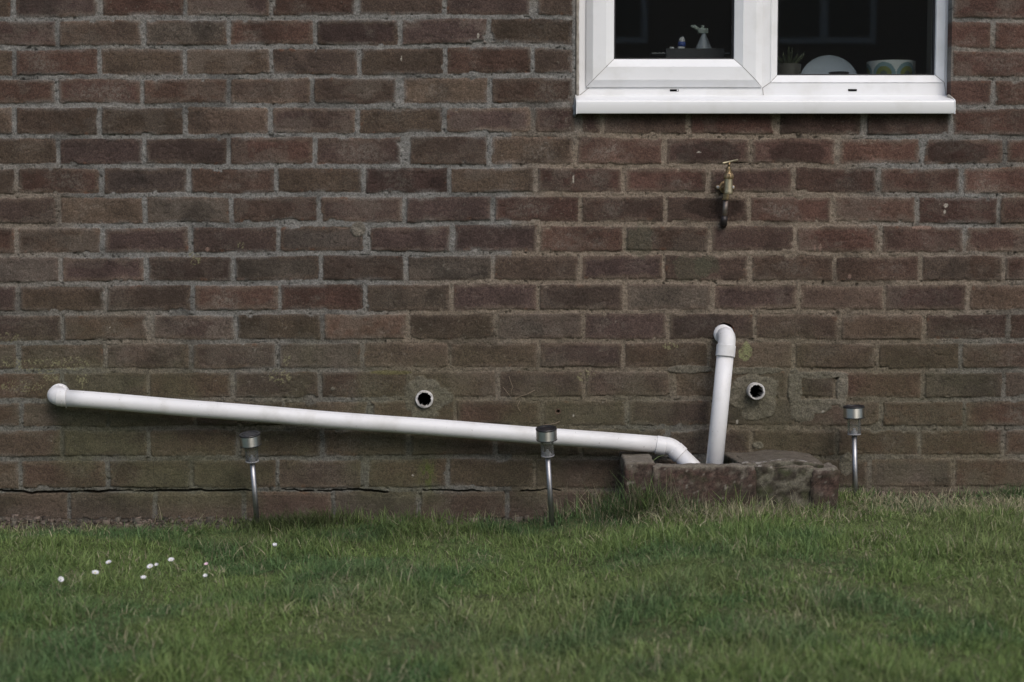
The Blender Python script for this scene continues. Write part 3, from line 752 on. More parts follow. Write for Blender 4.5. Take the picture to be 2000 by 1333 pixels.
stub(1475, 766, .0218, .0172, .030, 'cut-off grey white pipe end poking out of mortar right of the upright pipe', 2, tiltv=(.02, -1, .03))

# ================================================================== TAP
tp = empty('garden_tap', P(1414, 440, 0), 'aged brass garden tap with T handle on the wall under the window', 'tap')
kx = lambda u, v, dd: P(u, v, dd)
# supply pipe from the wall, up
p_el = kx(1414, 438, .022)
link('pipe_elbow', bm_mesh(sweep([Vector((p_el[0], .03, p_el[2]))] + arc_pts(Vector((p_el[0], .03, p_el[2])), p_el, p_el + Vector((.001, 0, .03)), 8, .010) + [p_el + Vector((.0005, 0, .020))], .0088, 20), 'pipe_elbow'), M_darkfit, tp)
link('supply_pipe', bm_mesh(sweep([p_el + Vector((.0005, 0, .012)), kx(1418, 387, .024)], .0068, 20), 'supply_pipe'), M_copper, tp)
c = kx(1418, 389, .025)
bm = lathe(c, (0, 0, 1), [(-.002, 0), (-.002, .0095), (.0005, .0095), (.001, .0085), (.012, .0085), (.012, .0)], 6)
bm2 = lathe(c, (0, 0, 1), [(-.002, 0), (-.002, .0102), (.001, .0102), (.001, 0)], 24, bm=bm); sharp(link('compression_nut', bm_mesh(bm, 'compression_nut'), M_brass, tp), 25)
# wall plate with lugs
c = kx(1417, 366, .002)
bm = lathe(c, (0, -1, 0), [(0, 0), (0, .0165), (.0035, .0165), (.004, .013), (.020, .0115), (.040, .011), (.040, 0)], 28)
link_o = sharp(link('wall_plate', bm_mesh(bm, 'wall_plate'), M_brass, tp), 40)
for u in (1402, 1431):
    q = kx(u, 366, .004)
    bm = lathe(q, (0, -1, 0), [(-.004, 0), (-.004, .0058), (.0015, .0058), (.0018, .0)], 20); box(bm, (min(q[0], c[0]), -.0040, q[2] - .0045), (max(q[0], c[0]), .001, q[2] + .0045), .001)
    sharp(link('lug', bm_mesh(bm, 'lug'), M_brass, tp))
    bm = lathe(q + Vector((0, -.0018, 0)), (0, -1, 0), [(0, .0044), (.0016, .0036), (.0018, .0014), (.0006, .0012), (.0006, 0)], 18); sharp(link('screw', bm_mesh(bm, 'screw'), M_zinc, tp))
# valve body, spout, bonnet
dT = .058
s_top = kx(1423, 350, dT); s_bot = kx(1422.5, 379, dT)
Lb = s_top[2] - s_bot[2]
bm = lathe(s_bot, (0, 0, 1), [(.016, 0), (.006, .0094), (0, .0098), (0, .0113), (.003, .0117), (.006, .0114), (Lb * .30, .0107), (Lb, .0107), (Lb, 0)], 32); sharp(link('spout', bm_mesh(bm, 'spout'), M_brassworn, tp), 40)
bm = lathe(Vector((s_top[0], -.030, kx(1423, 366, dT)[2])), (0, -1, 0), [(0, 0), (0, .0095), (.028, .0090), (.028, 0)], 24); link('inlet', bm_mesh(bm, 'inlet'), M_brass, tp)
zc_ = s_top[2]
bm = lathe(Vector((s_top[0], s_top[1], zc_)), (0, 0, 1), [(-.001, 0), (-.001, .0100), (.001, .0125), (.003, .0135), (.007, .0135), (.010, .0128), (.0135, .0105), (.0135, 0)], 6)
lathe(Vector((s_top[0], s_top[1], zc_)), (0, 0, 1), [(.0, 0), (.0, .0118), (.005, .0128), (.009, .0120), (.0155, .0088), (.017, .0078), (.0175, .0090), (.0185, .0088), (.019, .0072), (.026, .0066), (.027, .0050), (.031, .0042), (.032, 0)], 28, bm=bm)
sharp(link('bonnet', bm_mesh(bm, 'bonnet'), M_brass, tp), 25)
zs = zc_ + .031; hc = Vector((s_top[0] + .002, s_top[1], P(1426, 317, dT)[2]))
bm = sweep([(s_top[0], s_top[1], zs - .002), hc], [.0030, .0036], 14); link('spindle', bm_mesh(bm, 'spindle'), M_brass, tp)
h0 = P(1411, 319.5, dT + .012); h1 = P(1441.5, 312.5, dT - .012)
bm = sweep([h0, h0.lerp(h1, .06), h0.lerp(h1, .5), h0.lerp(h1, .94), h1], [.0018, .0028, .0026, .0028, .0018], 14); link('handle', bm_mesh(bm, 'handle'), M_brassworn, tp)

# ================================================================== GROUND
def base_h(x, y):
    b = -.011 + .013 * ss(-.65, -.35, x) + .060 * ss(.05, .36, x)
    b = b + .013 * ss(-.62, -.9, x) * ss(-.085, -.02, y)
    b = b - .017 * ss(.15, .3, x) * ss(.92, .80, x) * ss(-.12, -.21, y) * ss(-.9, -.35, y)
    b = b * (1 - .55 * ss(-.25, -1.6, y)) + .012 * ss(-.1, -1.2, y)
    return b
def ground_h(x, y):
    near = ss(9, 3, np.abs(x)) * ss(-9, -5, y)
    return (base_h(x, y) + (fbm(x, y, 3.5, 140, 3) - .5) * .030 + (fbm(x, y, 16, 141, 3) - .5) * .014) * near - .004
gx2 = axis([(-60, -8, 4), (-8, -2.2, .08), (-2.2, 2.2, .012), (2.2, 8, .08), (8, 60, 4)])
gy2 = axis([(-60, -6, 3), (-6, -2, .05), (-2, .02, .012), (.02, .3, .05)])
GX, GY = np.meshgrid(gx2, gy2); GZ = ground_h(GX, GY)
nz2, nx2 = GX.shape; id2 = np.arange(nz2 * nx2).reshape(nz2, nx2)
# shallow pit inside the gully
inpit = (GX > .36) & (GX < .55) & (GY > -.17) & (GY < .0); GZ = np.where(inpit, -.03, GZ)
soil = mix(C(.085, .070, .052) * np.ones(GX.shape + (3,)), C(.10, .125, .05), (.6 + .4 * ss(.3, .6, fbm(GX, GY, 9, 150, 3))) * ss(-.03, -.12, GY))
soil = soil * (.6 + .8 * fbm(GX, GY, 60, 151, 3))[..., None]
ground = link('ground', big_mesh('ground', np.stack([GX, GY, GZ], -1).reshape(-1, 3), np.stack([id2[:-1, :-1], id2[:-1, 1:], id2[1:, 1:], id2[1:, :-1]], -1).reshape(-1, 4), soil.reshape(-1, 3)),
              mat('lawn_soil', attr='col', rough=1, nscale=90, namp=.4, bscale=60, bstr=.8, bdist=.01, spec=.1))
tag(ground, kind='structure')

# ================================================================== GULLY SURROUND
def rough_block(a, b, name, parent, seed, cfun, res=.0045, amp=.004, rnd=.006, chips=.5):
    a = np.array(a); b = np.array(b); c = (a + b) / 2; h = (b - a) / 2
    Vs = []; Qs = []; base = 0
    for ax in range(3):
        for sgn in (-1, 1):
            u_, v_ = [k for k in range(3) if k != ax]
            nu = max(2, int(2 * h[u_] / res)); nv = max(2, int(2 * h[v_] / res))
            uu, vv = np.meshgrid(np.linspace(-h[u_], h[u_], nu + 1), np.linspace(-h[v_], h[v_], nv + 1))
            p = np.zeros(uu.shape + (3,)); p[..., ax] = sgn * h[ax]; p[..., u_] = uu; p[..., v_] = vv
            idd = np.arange(uu.size).reshape(uu.shape) + base; base += uu.size
            q = np.stack([idd[:-1, :-1], idd[:-1, 1:], idd[1:, 1:], idd[1:, :-1]], -1).reshape(-1, 4)
            flip = (sgn > 0) == (ax == 1)
            Qs.append(q[:, ::-1] if flip else q); Vs.append(p.reshape(-1, 3))
    p = np.concatenate(Vs); q = np.concatenate(Qs)
    inner = np.clip(p, -(h - rnd), h - rnd); dlt = p - inner; ln = np.linalg.norm(dlt, axis=1, keepdims=True); nn = dlt / np.maximum(ln, 1e-9)
    p = inner + nn * rnd
    w = p + c
    disp = np.array([amp * (mnoise.fractal(Vector(k) * 28 + Vector((seed, 0, 0)), 1.0, 2.0, 4) * .8 + .35 * mnoise.noise(Vector(k) * 160))
                     - chips * amp * 3.5 * max(0, mnoise.noise(Vector(k) * 17 + Vector((0, seed * 3, 0))) - .22) for k in w])
    edge = (np.sort(np.abs(p) / h, axis=1)[:, 1] > .90)
    disp = disp - edge * np.array([amp * 1.2 * abs(mnoise.noise(Vector(k) * 55 + Vector((seed, 5, 0)))) for k in w])
    w = w + nn * disp[:, None]
    cols = np.array([cfun(k, n_) for k, n_ in zip(w, nn)])
    me = big_mesh(name, w, q, cols)
    bm = bmesh.new(); bm.from_mesh(me); bmesh.ops.remove_doubles(bm, verts=bm.verts[:], dist=.0002); bm.to_mesh(me); bm.free()
    return link(name, me, M_stone, parent)
def nz_(k, f, s=0): return mnoise.fractal(Vector(k) * f + Vector((s, s * 2, 0)), 1.0, 2.0, 3) * .5 + .5
def lerp3(a, b, t): t = max(0., min(1., t)); return tuple(a[i] * (1 - t) + b[i] * t for i in range(3))
def col_brick(k, n_):
    c_ = lerp3((.072, .046, .038), (.055, .044, .036), nz_(k, 20, 1) * 1.6 - .3); c_ = tuple(v_ * (.35 + 1.3 * nz_(k, 130, 21)) for v_ in c_)
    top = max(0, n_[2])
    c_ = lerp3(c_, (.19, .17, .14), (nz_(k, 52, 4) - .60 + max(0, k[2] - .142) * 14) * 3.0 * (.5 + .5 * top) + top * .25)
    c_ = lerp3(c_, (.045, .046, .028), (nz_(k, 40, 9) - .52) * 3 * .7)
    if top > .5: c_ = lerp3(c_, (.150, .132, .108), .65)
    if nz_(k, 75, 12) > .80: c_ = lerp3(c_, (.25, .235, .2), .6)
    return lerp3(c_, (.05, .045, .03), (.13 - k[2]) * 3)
def col_cement(k, n_):
    c_ = lerp3((.135, .125, .098), (.040, .034, .026), nz_(k, 46, 2) * 3.2 - 1.0); c_ = tuple(v_ * (.5 + 1.0 * nz_(k, 110, 22)) for v_ in c_)
    c_ = lerp3(c_, (.05, .054, .028), (nz_(k, 35, 6) - .48) * 4 * .6)
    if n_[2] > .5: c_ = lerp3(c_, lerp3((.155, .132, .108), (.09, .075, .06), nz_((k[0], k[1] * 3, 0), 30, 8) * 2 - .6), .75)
    if nz_((k[0] * .35, k[1] * 1.6, k[2]), 60, 15) > .64 and n_[2] > .3 and k[1] < -.16 and nz_(k, 45, 31) > .47: c_ = lerp3(c_, (.36, .34, .31), .7)
    return c_
gu = empty('drain_gully', (.53, -.1, .06), 'crumbling brick and cement gully surround at the wall foot with two white pipes running in', 'drain')
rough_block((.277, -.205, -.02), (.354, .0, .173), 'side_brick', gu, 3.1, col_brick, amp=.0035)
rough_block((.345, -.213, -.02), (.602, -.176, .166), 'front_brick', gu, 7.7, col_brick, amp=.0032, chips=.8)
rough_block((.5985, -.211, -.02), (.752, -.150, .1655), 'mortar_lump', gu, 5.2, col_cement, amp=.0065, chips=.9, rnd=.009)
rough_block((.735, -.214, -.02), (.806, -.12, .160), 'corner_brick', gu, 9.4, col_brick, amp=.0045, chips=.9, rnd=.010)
# top slab of rendered cement with slanting inner edge
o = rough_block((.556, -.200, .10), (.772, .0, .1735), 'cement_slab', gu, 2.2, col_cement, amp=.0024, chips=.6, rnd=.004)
for v in o.data.vertices:                                        # inner edge slants, outer edge dips
    if v.co.x < .60: v.co.x += -.012 + .13 * max(0, -v.co.y - .02) * (1 if v.co.x < .58 else .3)
    v.co.z += .004 * math.sin(v.co.x * 30) - .05 * max(0, v.co.x - .735)
o = rough_block((.34, -.030, -.02), (.56, .0, .145), 'mortar_fillet', gu, 4.4, lambda k, n_: lerp3((.08, .075, .055), (.16, .15, .12), nz_(k, 30, 3)), amp=.007, chips=1, rnd=.01)
bm = bmesh.new(); box(bm, (.354, -.176, -.035), (.57, -.028, .02)); link('pit_floor', bm_mesh(bm, 'pit_floor'), mat('wet_silt', (.018, .016, .012), rough=.7), gu)

# ================================================================== GRASS
def blades(x, y, h, w, lean, colr, bend=None, levels=4):
    n = len(x); az = rng.uniform(0, 2 * np.pi, n); fa = rng.uniform(0, np.pi, n)
    lx, ly = np.cos(az), np.sin(az); wx, wy = np.cos(fa), np.sin(fa)
    z = ground_h(x, y) - .004
    V_ = np.zeros((n, levels * 2, 3)); C_ = np.zeros((n, levels * 2, 3))
    for i in range(levels):
        t = i / (levels - 1)
        off = h * lean * (t ** 1.7); zz = z + h * (t - .45 * lean * t * t * np.minimum(lean, 1.2))
        ww = w * (1 - t ** 2 * .9) / 2
        for s_, k in ((-1, 0), (1, 1)):
            V_[:, i * 2 + k, 0] = x + lx * off + wx * ww * s_; V_[:, i * 2 + k, 1] = y + ly * off + wy * ww * s_; V_[:, i * 2 + k, 2] = zz
            C_[:, i * 2 + k] = colr
    # nothing pokes through the wall
    V_[..., 1] = np.minimum(V_[..., 1], -.004)
    b = (np.arange(n) * levels * 2)[:, None, None]
    f = np.array([[2 * i, 2 * i + 1, 2 * i + 3, 2 * i + 2] for i in range(levels - 1)])[None]
    return V_.reshape(-1, 3), (b + f).reshape(-1, 4), C_.reshape(-1, 3)
def grass_color(x, y, n, dry):
    g1, g2, g3 = C(.140, .208, .068), C(.200, .252, .094), C(.095, .165, .072)
    t = rng.random(n); base = mix(g1 * np.ones((n, 3)), g2, t); base = mix(base, g3, ss(.45, .7, fbm(x, y, 5, 160, 3)) * .8)
    base = mix(base, C(.24, .245, .13), ss(.5, .75, fbm(x, y, 3, 161, 3)) * .6 * rng.random(n))
    s = (rng.random(n) < dry)
    straw = mix(C(.42, .38, .26) * np.ones((n, 3)), C(.27, .235, .16), rng.random(n))
    base = np.where(s[:, None], straw, base) * rng.uniform(.6, 1.7, n)[:, None]
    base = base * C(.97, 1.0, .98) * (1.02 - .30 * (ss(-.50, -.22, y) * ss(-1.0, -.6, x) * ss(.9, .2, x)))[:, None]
    return base
Vs, Qs, Cs = [], [], []; basev = 0
def add(vqc):
    global basev
    v, q, c_ = vqc; Vs.append(v); Qs.append(q + basev); Cs.append(c_); basev += len(v)
def field(n, x0, x1, y0, y1, hm, wm, thin=None):
    x = rng.uniform(x0, x1, n); y = rng.uniform(y0, y1, n)
    keep = np.ones(n, bool)
    keep &= ~((x > .29) & (x < .79) & (y > -.208))                      # gully
    Lf = ss(-.70, -.95, x); edge = ss(-.012 - .055 * Lf, -.09 - .05 * vn(x, x * 0, 6, 170) - .05 * Lf, y)
    leftbare = ss(-.62, -.9, x)                                         # bare strip at the left foot
    pr = np.clip(edge + .35 * (1 - leftbare) * ss(.0, -.03, y), .012, 1)
    pr = pr * (.82 + .18 * ss(.3, .5, fbm(x, y, 9, 171, 3)))
    keep &= rng.random(n) < pr
    x = x[keep]; y = y[keep]; m_ = len(x)
    big = fbm(x, y, 6, 172, 3)
    h = hm * (.55 + 1.0 * ss(.25, .75, big)) * rng.uniform(.4, 1.45, m_) * (.45 + .55 * ss(-.02, -.16, y)); w = wm * rng.uniform(.6, 1.3, m_)
    lean = np.clip(np.abs(rng.normal(1.0, .6, m_)), .2, 3)
    rightdry = ss(.5, 1.1, x) * ss(-.42, -.12, y) * .5 + ss(.28, .45, x) * ss(-.36, -.2, y) * ss(-.1, -.3, y) * .5
    dry = .05 + .17 * ss(.52, .72, fbm(x, y, 7, 173, 3)) + rightdry + .12 * ss(-.12, -.05, y)
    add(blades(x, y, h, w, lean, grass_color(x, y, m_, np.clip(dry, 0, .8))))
field(330000, -1.75, 1.75, -1.95, -.004, .0235, .0023)
field(9000, -1.75, 1.75, -1.95, -.08, .032, .0026)
field(60000, -3.8, 3.8, -4.4, -1.95, .04, .004)
field(30000, -3.8, -1.75, -1.95, -.01, .04, .004); field(30000, 1.75, 3.8, -1.95, -.01, .04, .004)
# tufts: (photo u, distance out, spread, count, height, dryness)
def tuft(u, y, spr, n, hh, dry, ly=.4, dark=1.0, lean_=.5, w=.0028):
    x0 = P(u, 1000, y)[0]; x = x0 + rng.normal(0, spr, n); yy = -y + rng.normal(0, spr * ly, n)
    yy = np.where((x > .275) & (x < .805), np.minimum(yy, -.222), np.minimum(yy, -.008))
    h = hh * rng.uniform(.5, 1.15, n); c_ = grass_color(x, yy, n, dry) * dark
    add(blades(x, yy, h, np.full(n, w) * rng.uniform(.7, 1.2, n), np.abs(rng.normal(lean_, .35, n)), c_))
for a in [(560, .12, .050, 620, .056, .02, .5, .50, .7), (520, .10, .02, 160, .045, .02, .5, .5, .7), (620, .10, .05, 300, .045, .04, .5, .62), (650, .05, .05, 150, .050, .05, .4, .8), (735, .06, .04, 120, .045, .08), (800, .07, .05, 160, .04, .08),
          (870, .05, .03, 60, .045, .3), (950, .04, .03, 50, .042, .5), (1085, .10, .04, 110, .055, .3), (1110, .08, .02, 14, .085, .6, .3, 1.2, .3), (1165, .12, .03, 80, .07, .25), (1190, .20, .03, 120, .075, .3),
          (1215, .235, .02, 60, .10, .15, .2, .9, .45), (1240, .235, .03, 34, .135, .2, .2, .9, .45, .0018), (1290, .24, .035, 50, .115, .25, .2, .9, .5, .0018), (1330, .24, .03, 14, .10, .3, .2, .9, .5, .0018), (1180, .22, .03, 20, .12, .2, .3, .9, .6, .0018), (1530, .24, .04, 14, .09, .6, .2, .9, .6, .0018), (1250, .24, .03, 190, .095, .35, .2, .95, .6), (1290, .25, .03, 120, .08, .3, .2, .95, .6), (1330, .25, .03, 90, .065, .45), (1370, .26, .04, 110, .05, .5),
          (1425, .25, .02, 16, .085, .0, .2, 1.0, .3), (1450, .25, .04, 110, .06, .45), (1500, .26, .03, 90, .055, .55), (1540, .25, .03, 60, .05, .5), (1580, .25, .04, 90, .052, .4), (1610, .24, .03, 90, .05, .25),
          (1650, .10, .03, 90, .045, .3), (1700, .07, .04, 90, .035, .5), (1760, .05, .04, 70, .03, .6), (1850, .05, .05, 90, .03, .5), (1925, .05, .04, 90, .035, .5), (1975, .05, .035, 260, .045, .05, .4, .7, .9),
          (1797, .03, .003, 5, .055, 1.0, .3, 1.5, .15), (1400, .31, .12, 1100, .046, .75, .38, 1.0, .9), (1470, .30, .05, 260, .055, .85, .5, 1.05, .8), (1830, .13, .16, 1000, .032, .8, .35, .95, .9), (1260, .25, .05, 200, .05, .7, .3, 1.0, .9), (180, .10, .015, 20, .03, .05), (340, .03, .02, 14, .03, .3), (395, .04, .01, 6, .06, .8, .3, 1.1, .3),
          (310, .03, .006, 4, .055, .9, .3, 1.1, .3), (460, .05, .03, 60, .035, .2), (1075, .16, .02, 60, .035, .3), (498, .10, .015, 50, .03, .3)]:
    tuft(*a)
def grass_mat():
    m = bpy.data.materials.new('lawn_grass'); m.use_nodes = True
    n = m.node_tree.nodes; l = m.node_tree.links; b = n['Principled BSDF']
    at = n.new('ShaderNodeAttribute'); at.attribute_name = 'col'
    l.new(at.outputs['Color'], b.inputs['Base Color']); b.inputs['Roughness'].default_value = .6; b.inputs['Specular IOR Level'].default_value = .25
    tr = n.new('ShaderNodeBsdfTranslucent'); l.new(at.outputs['Color'], tr.inputs[0])
    mx = n.new('ShaderNodeMixShader'); mx.inputs[0].default_value = .38
    l.new(b.outputs[0], mx.inputs[1]); l.new(tr.outputs[0], mx.inputs[2]); l.new(mx.outputs[0], n['Material Output'].inputs[0]); return m
M_grass = grass_mat()
grass = link('grass', big_mesh('grass', np.concatenate(Vs), np.concatenate(Qs), np.concatenate(Cs)), M_grass)
tag(grass, 'short uneven green lawn grass with dry straw blades along the wall foot', 'grass', kind='stuff')

# crumbs of soil and brick at the wall foot
nC = 9000; x = rng.uniform(-2.2, 2.2, nC); y = -np.abs(rng.normal(.012, .045, nC)) - .004
kp = ((x < -.5) | (rng.random(nC) < .30)) & ~((x > .27) & (x < .81)); x = x[kp]; y = y[kp]; nC = len(x)
s = np.clip(rng.lognormal(-6.0, .6, nC), .0008, .010)
cube = np.array([[i, j, k] for i in (-1, 1) for j in (-1, 1) for k in (-1, 1)], float); fq = np.array([[0, 1, 3, 2], [4, 6, 7, 5], [0, 4, 5, 1], [2, 3, 7, 6], [0, 2, 6, 4], [1, 5, 7, 3]])
pv = cube[None] * s[:, None, None] * rng.uniform(.4, 1.2, (nC, 1, 3)) * rng.uniform(.55, 1.1, (nC, 8, 3))
an = rng.uniform(0, 6.28, nC); cs, sn = np.cos(an), np.sin(an)
px_, py_ = pv[..., 0] * cs[:, None] - pv[..., 1] * sn[:, None], pv[..., 0] * sn[:, None] + pv[..., 1] * cs[:, None]
pv[..., 0] = px_ + x[:, None]; pv[..., 1] = np.minimum(py_ + y[:, None], -.001); pv[..., 2] += (ground_h(x, y) + s * .3)[:, None]
cc_ = np.where(rng.random(nC)[:, None] < .5, C(.115, .092, .075), C(.085, .076, .062)) * rng.uniform(.5, 1.6, nC)[:, None]; cc_ = np.repeat(cc_[:, None], 8, 1)
crumbs = link('soil_crumbs', big_mesh('soil_crumbs', pv.reshape(-1, 3), ((np.arange(nC) * 8)[:, None, None] + fq[None]).reshape(-1, 4), cc_.reshape(-1, 3)), M_stone, smooth=False)
tag(crumbs, 'loose crumbs of soil and broken brick along the foot of the wall', 'soil', kind='stuff')

# ================================================================== SOLAR LIGHTS
def solar_light(utop, vtop, ubot, vbot, dd, label, yaw, tiltcap, tiltdep=.03):
    top = P(utop, vtop, dd + tiltdep); bot = P(ubot, vbot, dd)
    ax = (top - bot); Lh = ax.length; ax.normalize()
    t = empty('solar_light', bot, label, 'garden light', 'solar stake lights in front of the wall')
    k = 1 / (FPX / (CAM_D - dd))
    g0 = bot - ax * .06
    capH = 23 * k; lensH = 34 * k; rc = 20.4 * k; rl = 12.6 * k; rp_ = 5.2 * k
    zc0 = Lh - capH
    bm = sweep([g0, bot + ax * (zc0 - lensH + .002)], rp_, 24); link('pole', bm_mesh(bm, 'pole'), M_steelpole, t)
    # ribbed clear lens
    bm = lathe(bot, ax, [(zc0 - lensH + .003, rl), (zc0, rl)], 112, jag=lambda i, a: .0003 * math.sin(a * 14))
    sharp(link('lens', bm_mesh(bm, 'lens'), M_lens, t), 40)
    bm = lathe(bot, ax, [(zc0 - lensH, 0), (zc0 - lensH, rl * 1.02), (zc0 - lensH + .0006, rl * 1.05), (zc0 - lensH + .0022, rl * 1.05), (zc0 - lensH + .0028, rl * .98), (zc0 - lensH + .0015, 0)], 48); sharp(link('lens_flange', bm_mesh(bm, 'lens_flange'), M_flange, t), 40)
    bm = lathe(bot, ax, [(zc0 - lensH + .002, 0), (zc0 - lensH + .002, rp_ * 1.35), (zc0 - lensH + .009, rp_ * 1.25), (zc0 - lensH + .010, rp_ * .5), (zc0 - lensH + .016, rp_ * .45), (zc0 - lensH + .016, 0)], 20)
    sharp(link('lens_socket', bm_mesh(bm, 'lens_socket'), mat('milky_plastic', (.45, .45, .46), rough=.4), t))
    cax = (ax + Vector((tiltcap, -.02, 0))).normalized(); cb = bot + ax * zc0
    bm = lathe(cb, cax, [(.001, rc * .985), (.001, rc), (capH - .004, rc), (capH - .004, rc * .985)], 64); own_origin(sharp(link('cap_band', bm_mesh(bm, 'cap_band'), M_steel, t), 30), cb)
    bm = lathe(cb, cax, [(.0, 0), (-.0008, rl * 1.0), (-.0012, rc * 1.012), (.0008, rc * 1.018), (.0015, rc * .98)], 64); sharp(link('lower_rim', bm_mesh(bm, 'lower_rim'), M_blackpl, t), 30)
    bm = lathe(cb, cax, [(capH - .005, rc * .98), (capH - .004, rc * 1.02), (capH - .0015, rc * 1.02), (capH, rc * .97), (capH - .0015, rc * .80), (capH - .003, rc * .78), (capH - .003, 0)], 64); sharp(link('top_rim', bm_mesh(bm, 'top_rim'), M_blackpl, t), 40)
    x_ = cax.cross(Vector((0, 1, 0))).normalized(); y_ = cax.cross(x_); x2 = x_ * math.cos(yaw) + y_ * math.sin(yaw); y2 = cax.cross(x2)
    bm = bmesh.new(); cc0 = cb + cax * (capH - .0018); sz = rc * .52
    f1 = [bm.verts.new(cc0 + x2 * a_ * sz + y2 * b_ * sz) for a_, b_ in ((-1, -1), (1, -1), (1, 1), (-1, 1))]
    f2 = [bm.verts.new(v.co - cax * .001) for v in f1]; bm.faces.new(f1); bm.faces.new(f2[::-1])
    for q in range(4): bm.faces.new((f1[q], f1[(q + 1) % 4], f2[(q + 1) % 4], f2[q]))
    link('solar_panel', bm_mesh(bm, 'solar_panel'), M_panel, t, smooth=False)
    return t
solar_light(488.5, 847, 501, 1008, .10, 'steel solar stake light leaning left under the long white pipe, leftmost of the three', .5, -.04, .035)
l2 = solar_light(1066.5, 836, 1077, 1010, .16, 'steel solar stake light standing in front of the long white pipe, middle of the three', .2, .02, .035)
solar_light(1667.5, 793, 1670.5, 966, .09, 'steel solar stake light upright right of the gully surround, rightmost of the three', 0, 0, .0)

# ================================================================== DAISIES
M_petal = mat('daisy_petal', (.66, .66, .68), rough=.6); M_pink = mat('pink_daisy_petal', (.72, .52, .62), rough=.6)
M_yolk = mat('daisy_centre', (.55, .42, .05), rough=.8); M_stem = mat('daisy_stem', (.10, .14, .05), rough=.6)
def ray_ground(u, v, lift=.03):
    lo, hi = 0.0, 2.6
    for _ in range(40):
        m_ = (lo + hi) / 2; p = P(u, v, m_)
        if p[2] > float(ground_h(np.array([p[0]]), np.array([p[1]]))[0]) + lift: hi = m_    # point is above ground: farther from the camera side
        else: lo = m_
    return P(u, v, (lo + hi) / 2)
def daisy(u, v, rpx_, label, pink=False, face=(0, -.5, .8), closed=0.0, seed=0):
    p = ray_ground(u, v, .045); rr = random.Random(seed)
    gz_ = float(ground_h(np.array([p[0]]), np.array([p[1]]))[0])
    t = empty('daisy', (p[0], p[1], gz_), label, 'flower', 'white daisies in the lawn')
    k = .86 * rpx_ / (FPX / (CAM_D + p[1])); fd = Vector(face).normalized()
    fd = (fd + Vector((rr.uniform(-.2, .2), rr.uniform(-.2, .2), 0))).normalized()
    link('stem', bm_mesh(sweep([(p[0] + .004, p[1] + .002, gz_ - .005), (p[0] + .002, p[1], gz_ + .02), p - fd * .002], .0009, 6), 'stem'), M_stem, t)
    x_ = fd.cross(Vector((1, .1, 0))).normalized(); y_ = fd.cross(x_); bm = bmesh.new()
    for layer in range(2):
        for q in range(20):
            a_ = 2 * math.pi * (q + .5 * layer) / 20; r_ = k * rr.uniform(.85, 1.05); dd = x_ * math.cos(a_) + y_ * math.sin(a_); sd_ = fd.cross(dd)
            up_ = fd * (k * (.15 + closed) + .0006 * layer)
            pts = [(dd * k * .22, .12), (dd * r_ * .6 + up_ * .5, .17), (dd * r_ * .93 + up_, .14), (dd * r_ + up_ * 1.02, .04)]
            row = [(bm.verts.new(p + a0 - sd_ * k * w0_), bm.verts.new(p + a0 + sd_ * k * w0_)) for a0, w0_ in pts]
            for (a0, a1), (b0, b1) in zip(row, row[1:]): bm.faces.new((a0, a1, b1, b0))
    me = bpy.data.meshes.new('petals'); bm.to_mesh(me); bm.free(); link('petals', me, M_pink if pink else M_petal, t)
    if not closed:
        link('flower_centre', bm_mesh(lathe(p - fd * .0008, fd, [(0, 0), (0, k * .30), (k * .12, k * .24), (k * .18, 0)], 14), 'flower_centre'), M_yolk, t)
daisy(212, 1099, 7.0, 'white daisy, uppermost of the left cluster in the lawn', seed=1)
daisy(186, 1119, 8.0, 'largest white daisy, just below left of the uppermost one', seed=2)
daisy(293, 1107, 7.5, 'white daisy touching a small half hidden one, in the middle of the flower patch', seed=3)
daisy(306, 1105, 4.5, 'small half hidden daisy close beside a bigger white one', closed=.6, seed=4)
daisy(334, 1094, 7.0, 'white daisy right of the touching pair and nearest the wall there', seed=5)
daisy(280, 1130, 6.5, 'dull white daisy sunk in the grass below the touching pair', closed=.3, seed=6)
daisy(118, 1133, 7.5, 'pale ragged daisy at the left end of the flower patch', closed=.3, face=(.5, -.4, .5), seed=7)
daisy(403, 1104, 5.0, 'pink tinged daisy at the right of the flower patch', pink=True, closed=.5, seed=8)
daisy(401, 1126, 5.5, 'white daisy directly below the pink tinged one', closed=.3, seed=9)
daisy(537, 1066, 5.5, 'small lone daisy below the dark grass tuft near the left stake light', closed=.4, seed=10)

# ================================================================== DRY STALKS ON THE WALL
M_dry = mat('dry_stalk', (.22, .17, .12), rough=.8)
for pts, lab in [([(994, 735, .004), (997, 745, .008), (1002, 757, .006), (998, 764, .008), (999, 770, .004)], 'crooked dry stalk clinging to the brick between pipe stub and middle stake light'),
                 ([(982, 756, .003), (990, 766, .007), (998, 776, .003)], 'short straight dry stalk on the brick left of the crooked one'),
                 ([(1045, 762, .004), (1030, 770, .009), (1012, 776, .006), (1000, 777, .003)], 'long thin dry stalk slanting along the mortar joint above the pipe'),
                 ([(1016, 782, .004), (1011, 792, .008), (1013, 799, .007), (1017, 804, .004)], 'small curled dry stalk on the brick just above the sloping pipe')]:
    o = link('dry_stalk', bm_mesh(sweep([P(*q) for q in pts], .0006, 6), 'dry_stalk'), M_dry); tag(o, lab, 'stalk', 'dry stalks caught on the brick wall')
o = link('dry_leaf_stem', bm_mesh(sweep([P(1060, 830.5, .19), P(1075, 829, .19), P(1086, 827, .19), P(1093, 823.5, .19)], [.0006, .0008, .0011, .0006], 6), 'dry_leaf_stem'), M_dry)
tag(o, 'curved dry stem lying across the top of the middle stake light', 'stalk')
o = link('grass_blade', bm_mesh(sweep([P(1276, 900, .12), P(1285, 893, .10), P(1297, 889, .09)], [.0008, .001, .0005], 6), 'grass_blade'), M_stem)
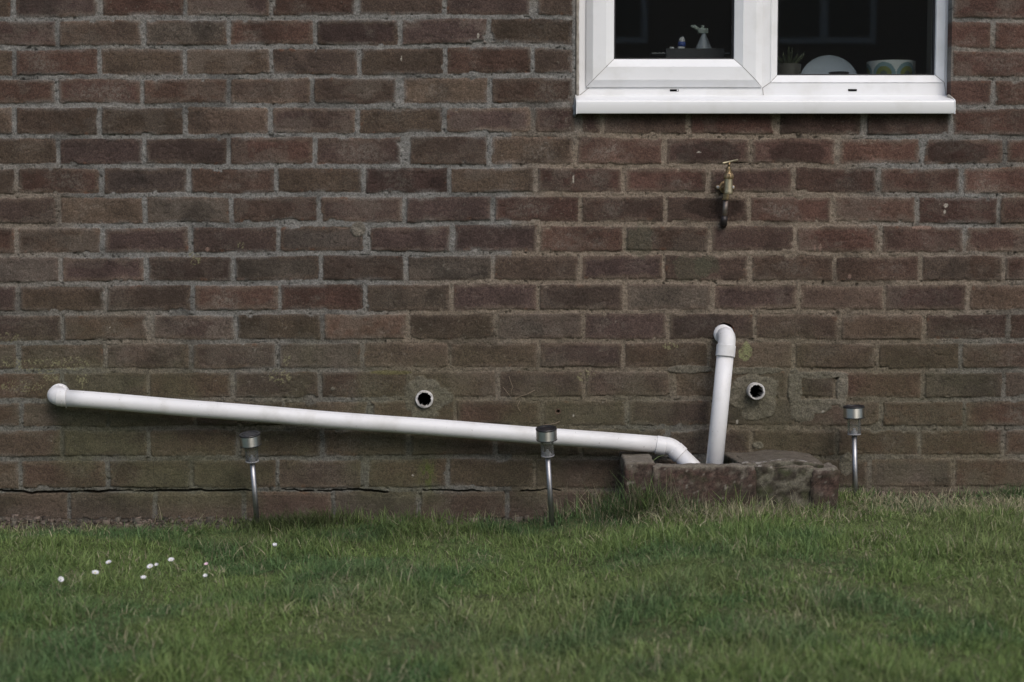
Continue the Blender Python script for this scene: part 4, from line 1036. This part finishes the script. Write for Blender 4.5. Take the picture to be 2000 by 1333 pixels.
tag(o, 'single green grass blade arching inside the gully under the pipe bend', 'grass blade')

# ================================================================== GARDEN BEHIND THE CAMERA (seen in the glass)
fence = empty('wooden_fence', (0, -13, 0), 'dark weathered board fence across the far end of the garden behind the viewer', 'fence')
M_fence = mat('weathered_boards', (.15, .125, .10), rough=.9, nscale=8, namp=.3)
bm = bmesh.new()
for i in range(130):
    xx = -10 + i * .155; box(bm, (xx, -13.02 - .012 * (i % 2), .02), (xx + .15, -13 - .012 * (i % 2), 1.8 + .01 * math.sin(i * 3)))
link('boards', bm_mesh(bm, 'boards'), M_fence, fence, smooth=False)
for i in range(9):
    bm = bmesh.new(); box(bm, (-10 + i * 2.5, -12.97, 0), (-9.9 + i * 2.5, -12.87, 1.9)); link('post', bm_mesh(bm, 'post'), M_fence, fence, smooth=False)
nb = empty('neighbour_house', (1, -20, 0), 'brick house with slate roof standing behind the garden fence behind the viewer', 'house')
M_nb = mat('neighbour_brick', (.22, .17, .15), rough=.9, nscale=6, namp=.2); M_slate = mat('slate', (.06, .06, .065), rough=.8, nscale=5, namp=.3)
bm = bmesh.new(); box(bm, (-9, -26, 0), (11, -20, 5.2)); link('wall', bm_mesh(bm, 'wall'), M_nb, nb, smooth=False)
bm = bmesh.new(); A = [bm.verts.new(p) for p in [(-9.4, -19.6, 5.1), (11.4, -19.6, 5.1), (11.4, -23, 8), (-9.4, -23, 8)]]; B = [bm.verts.new(p) for p in [(-9.4, -26.4, 5.1), (11.4, -26.4, 5.1)]]
bm.faces.new(A); bm.faces.new((A[3], A[2], B[1], B[0])); bm.faces.new((A[0], A[3], B[0])); bm.faces.new((A[1], B[1], A[2])); link('roof', bm_mesh(bm, 'roof'), M_slate, nb, smooth=False)
M_dk = mat('dark_glazing', (.02, .02, .025), rough=.1); 
for xx in (-7, -3.5, 1.2, 4.5, 8):
    for zz in (.9, 3.4):
        bm = bmesh.new(); box(bm, (xx - .75, -20.0 + .002, zz), (xx + .75, -19.93, zz + 1.25)); w_ = link('window', bm_mesh(bm, 'window'), M_upvc, nb, smooth=False)
        for k_ in (-1, 1):
            bm = bmesh.new(); box(bm, (xx + k_ * .36 - .30, -19.935, zz + .09), (xx + k_ * .36 + .30, -19.92, zz + 1.16)); link('pane', bm_mesh(bm, 'pane'), M_dk, w_, smooth=False)
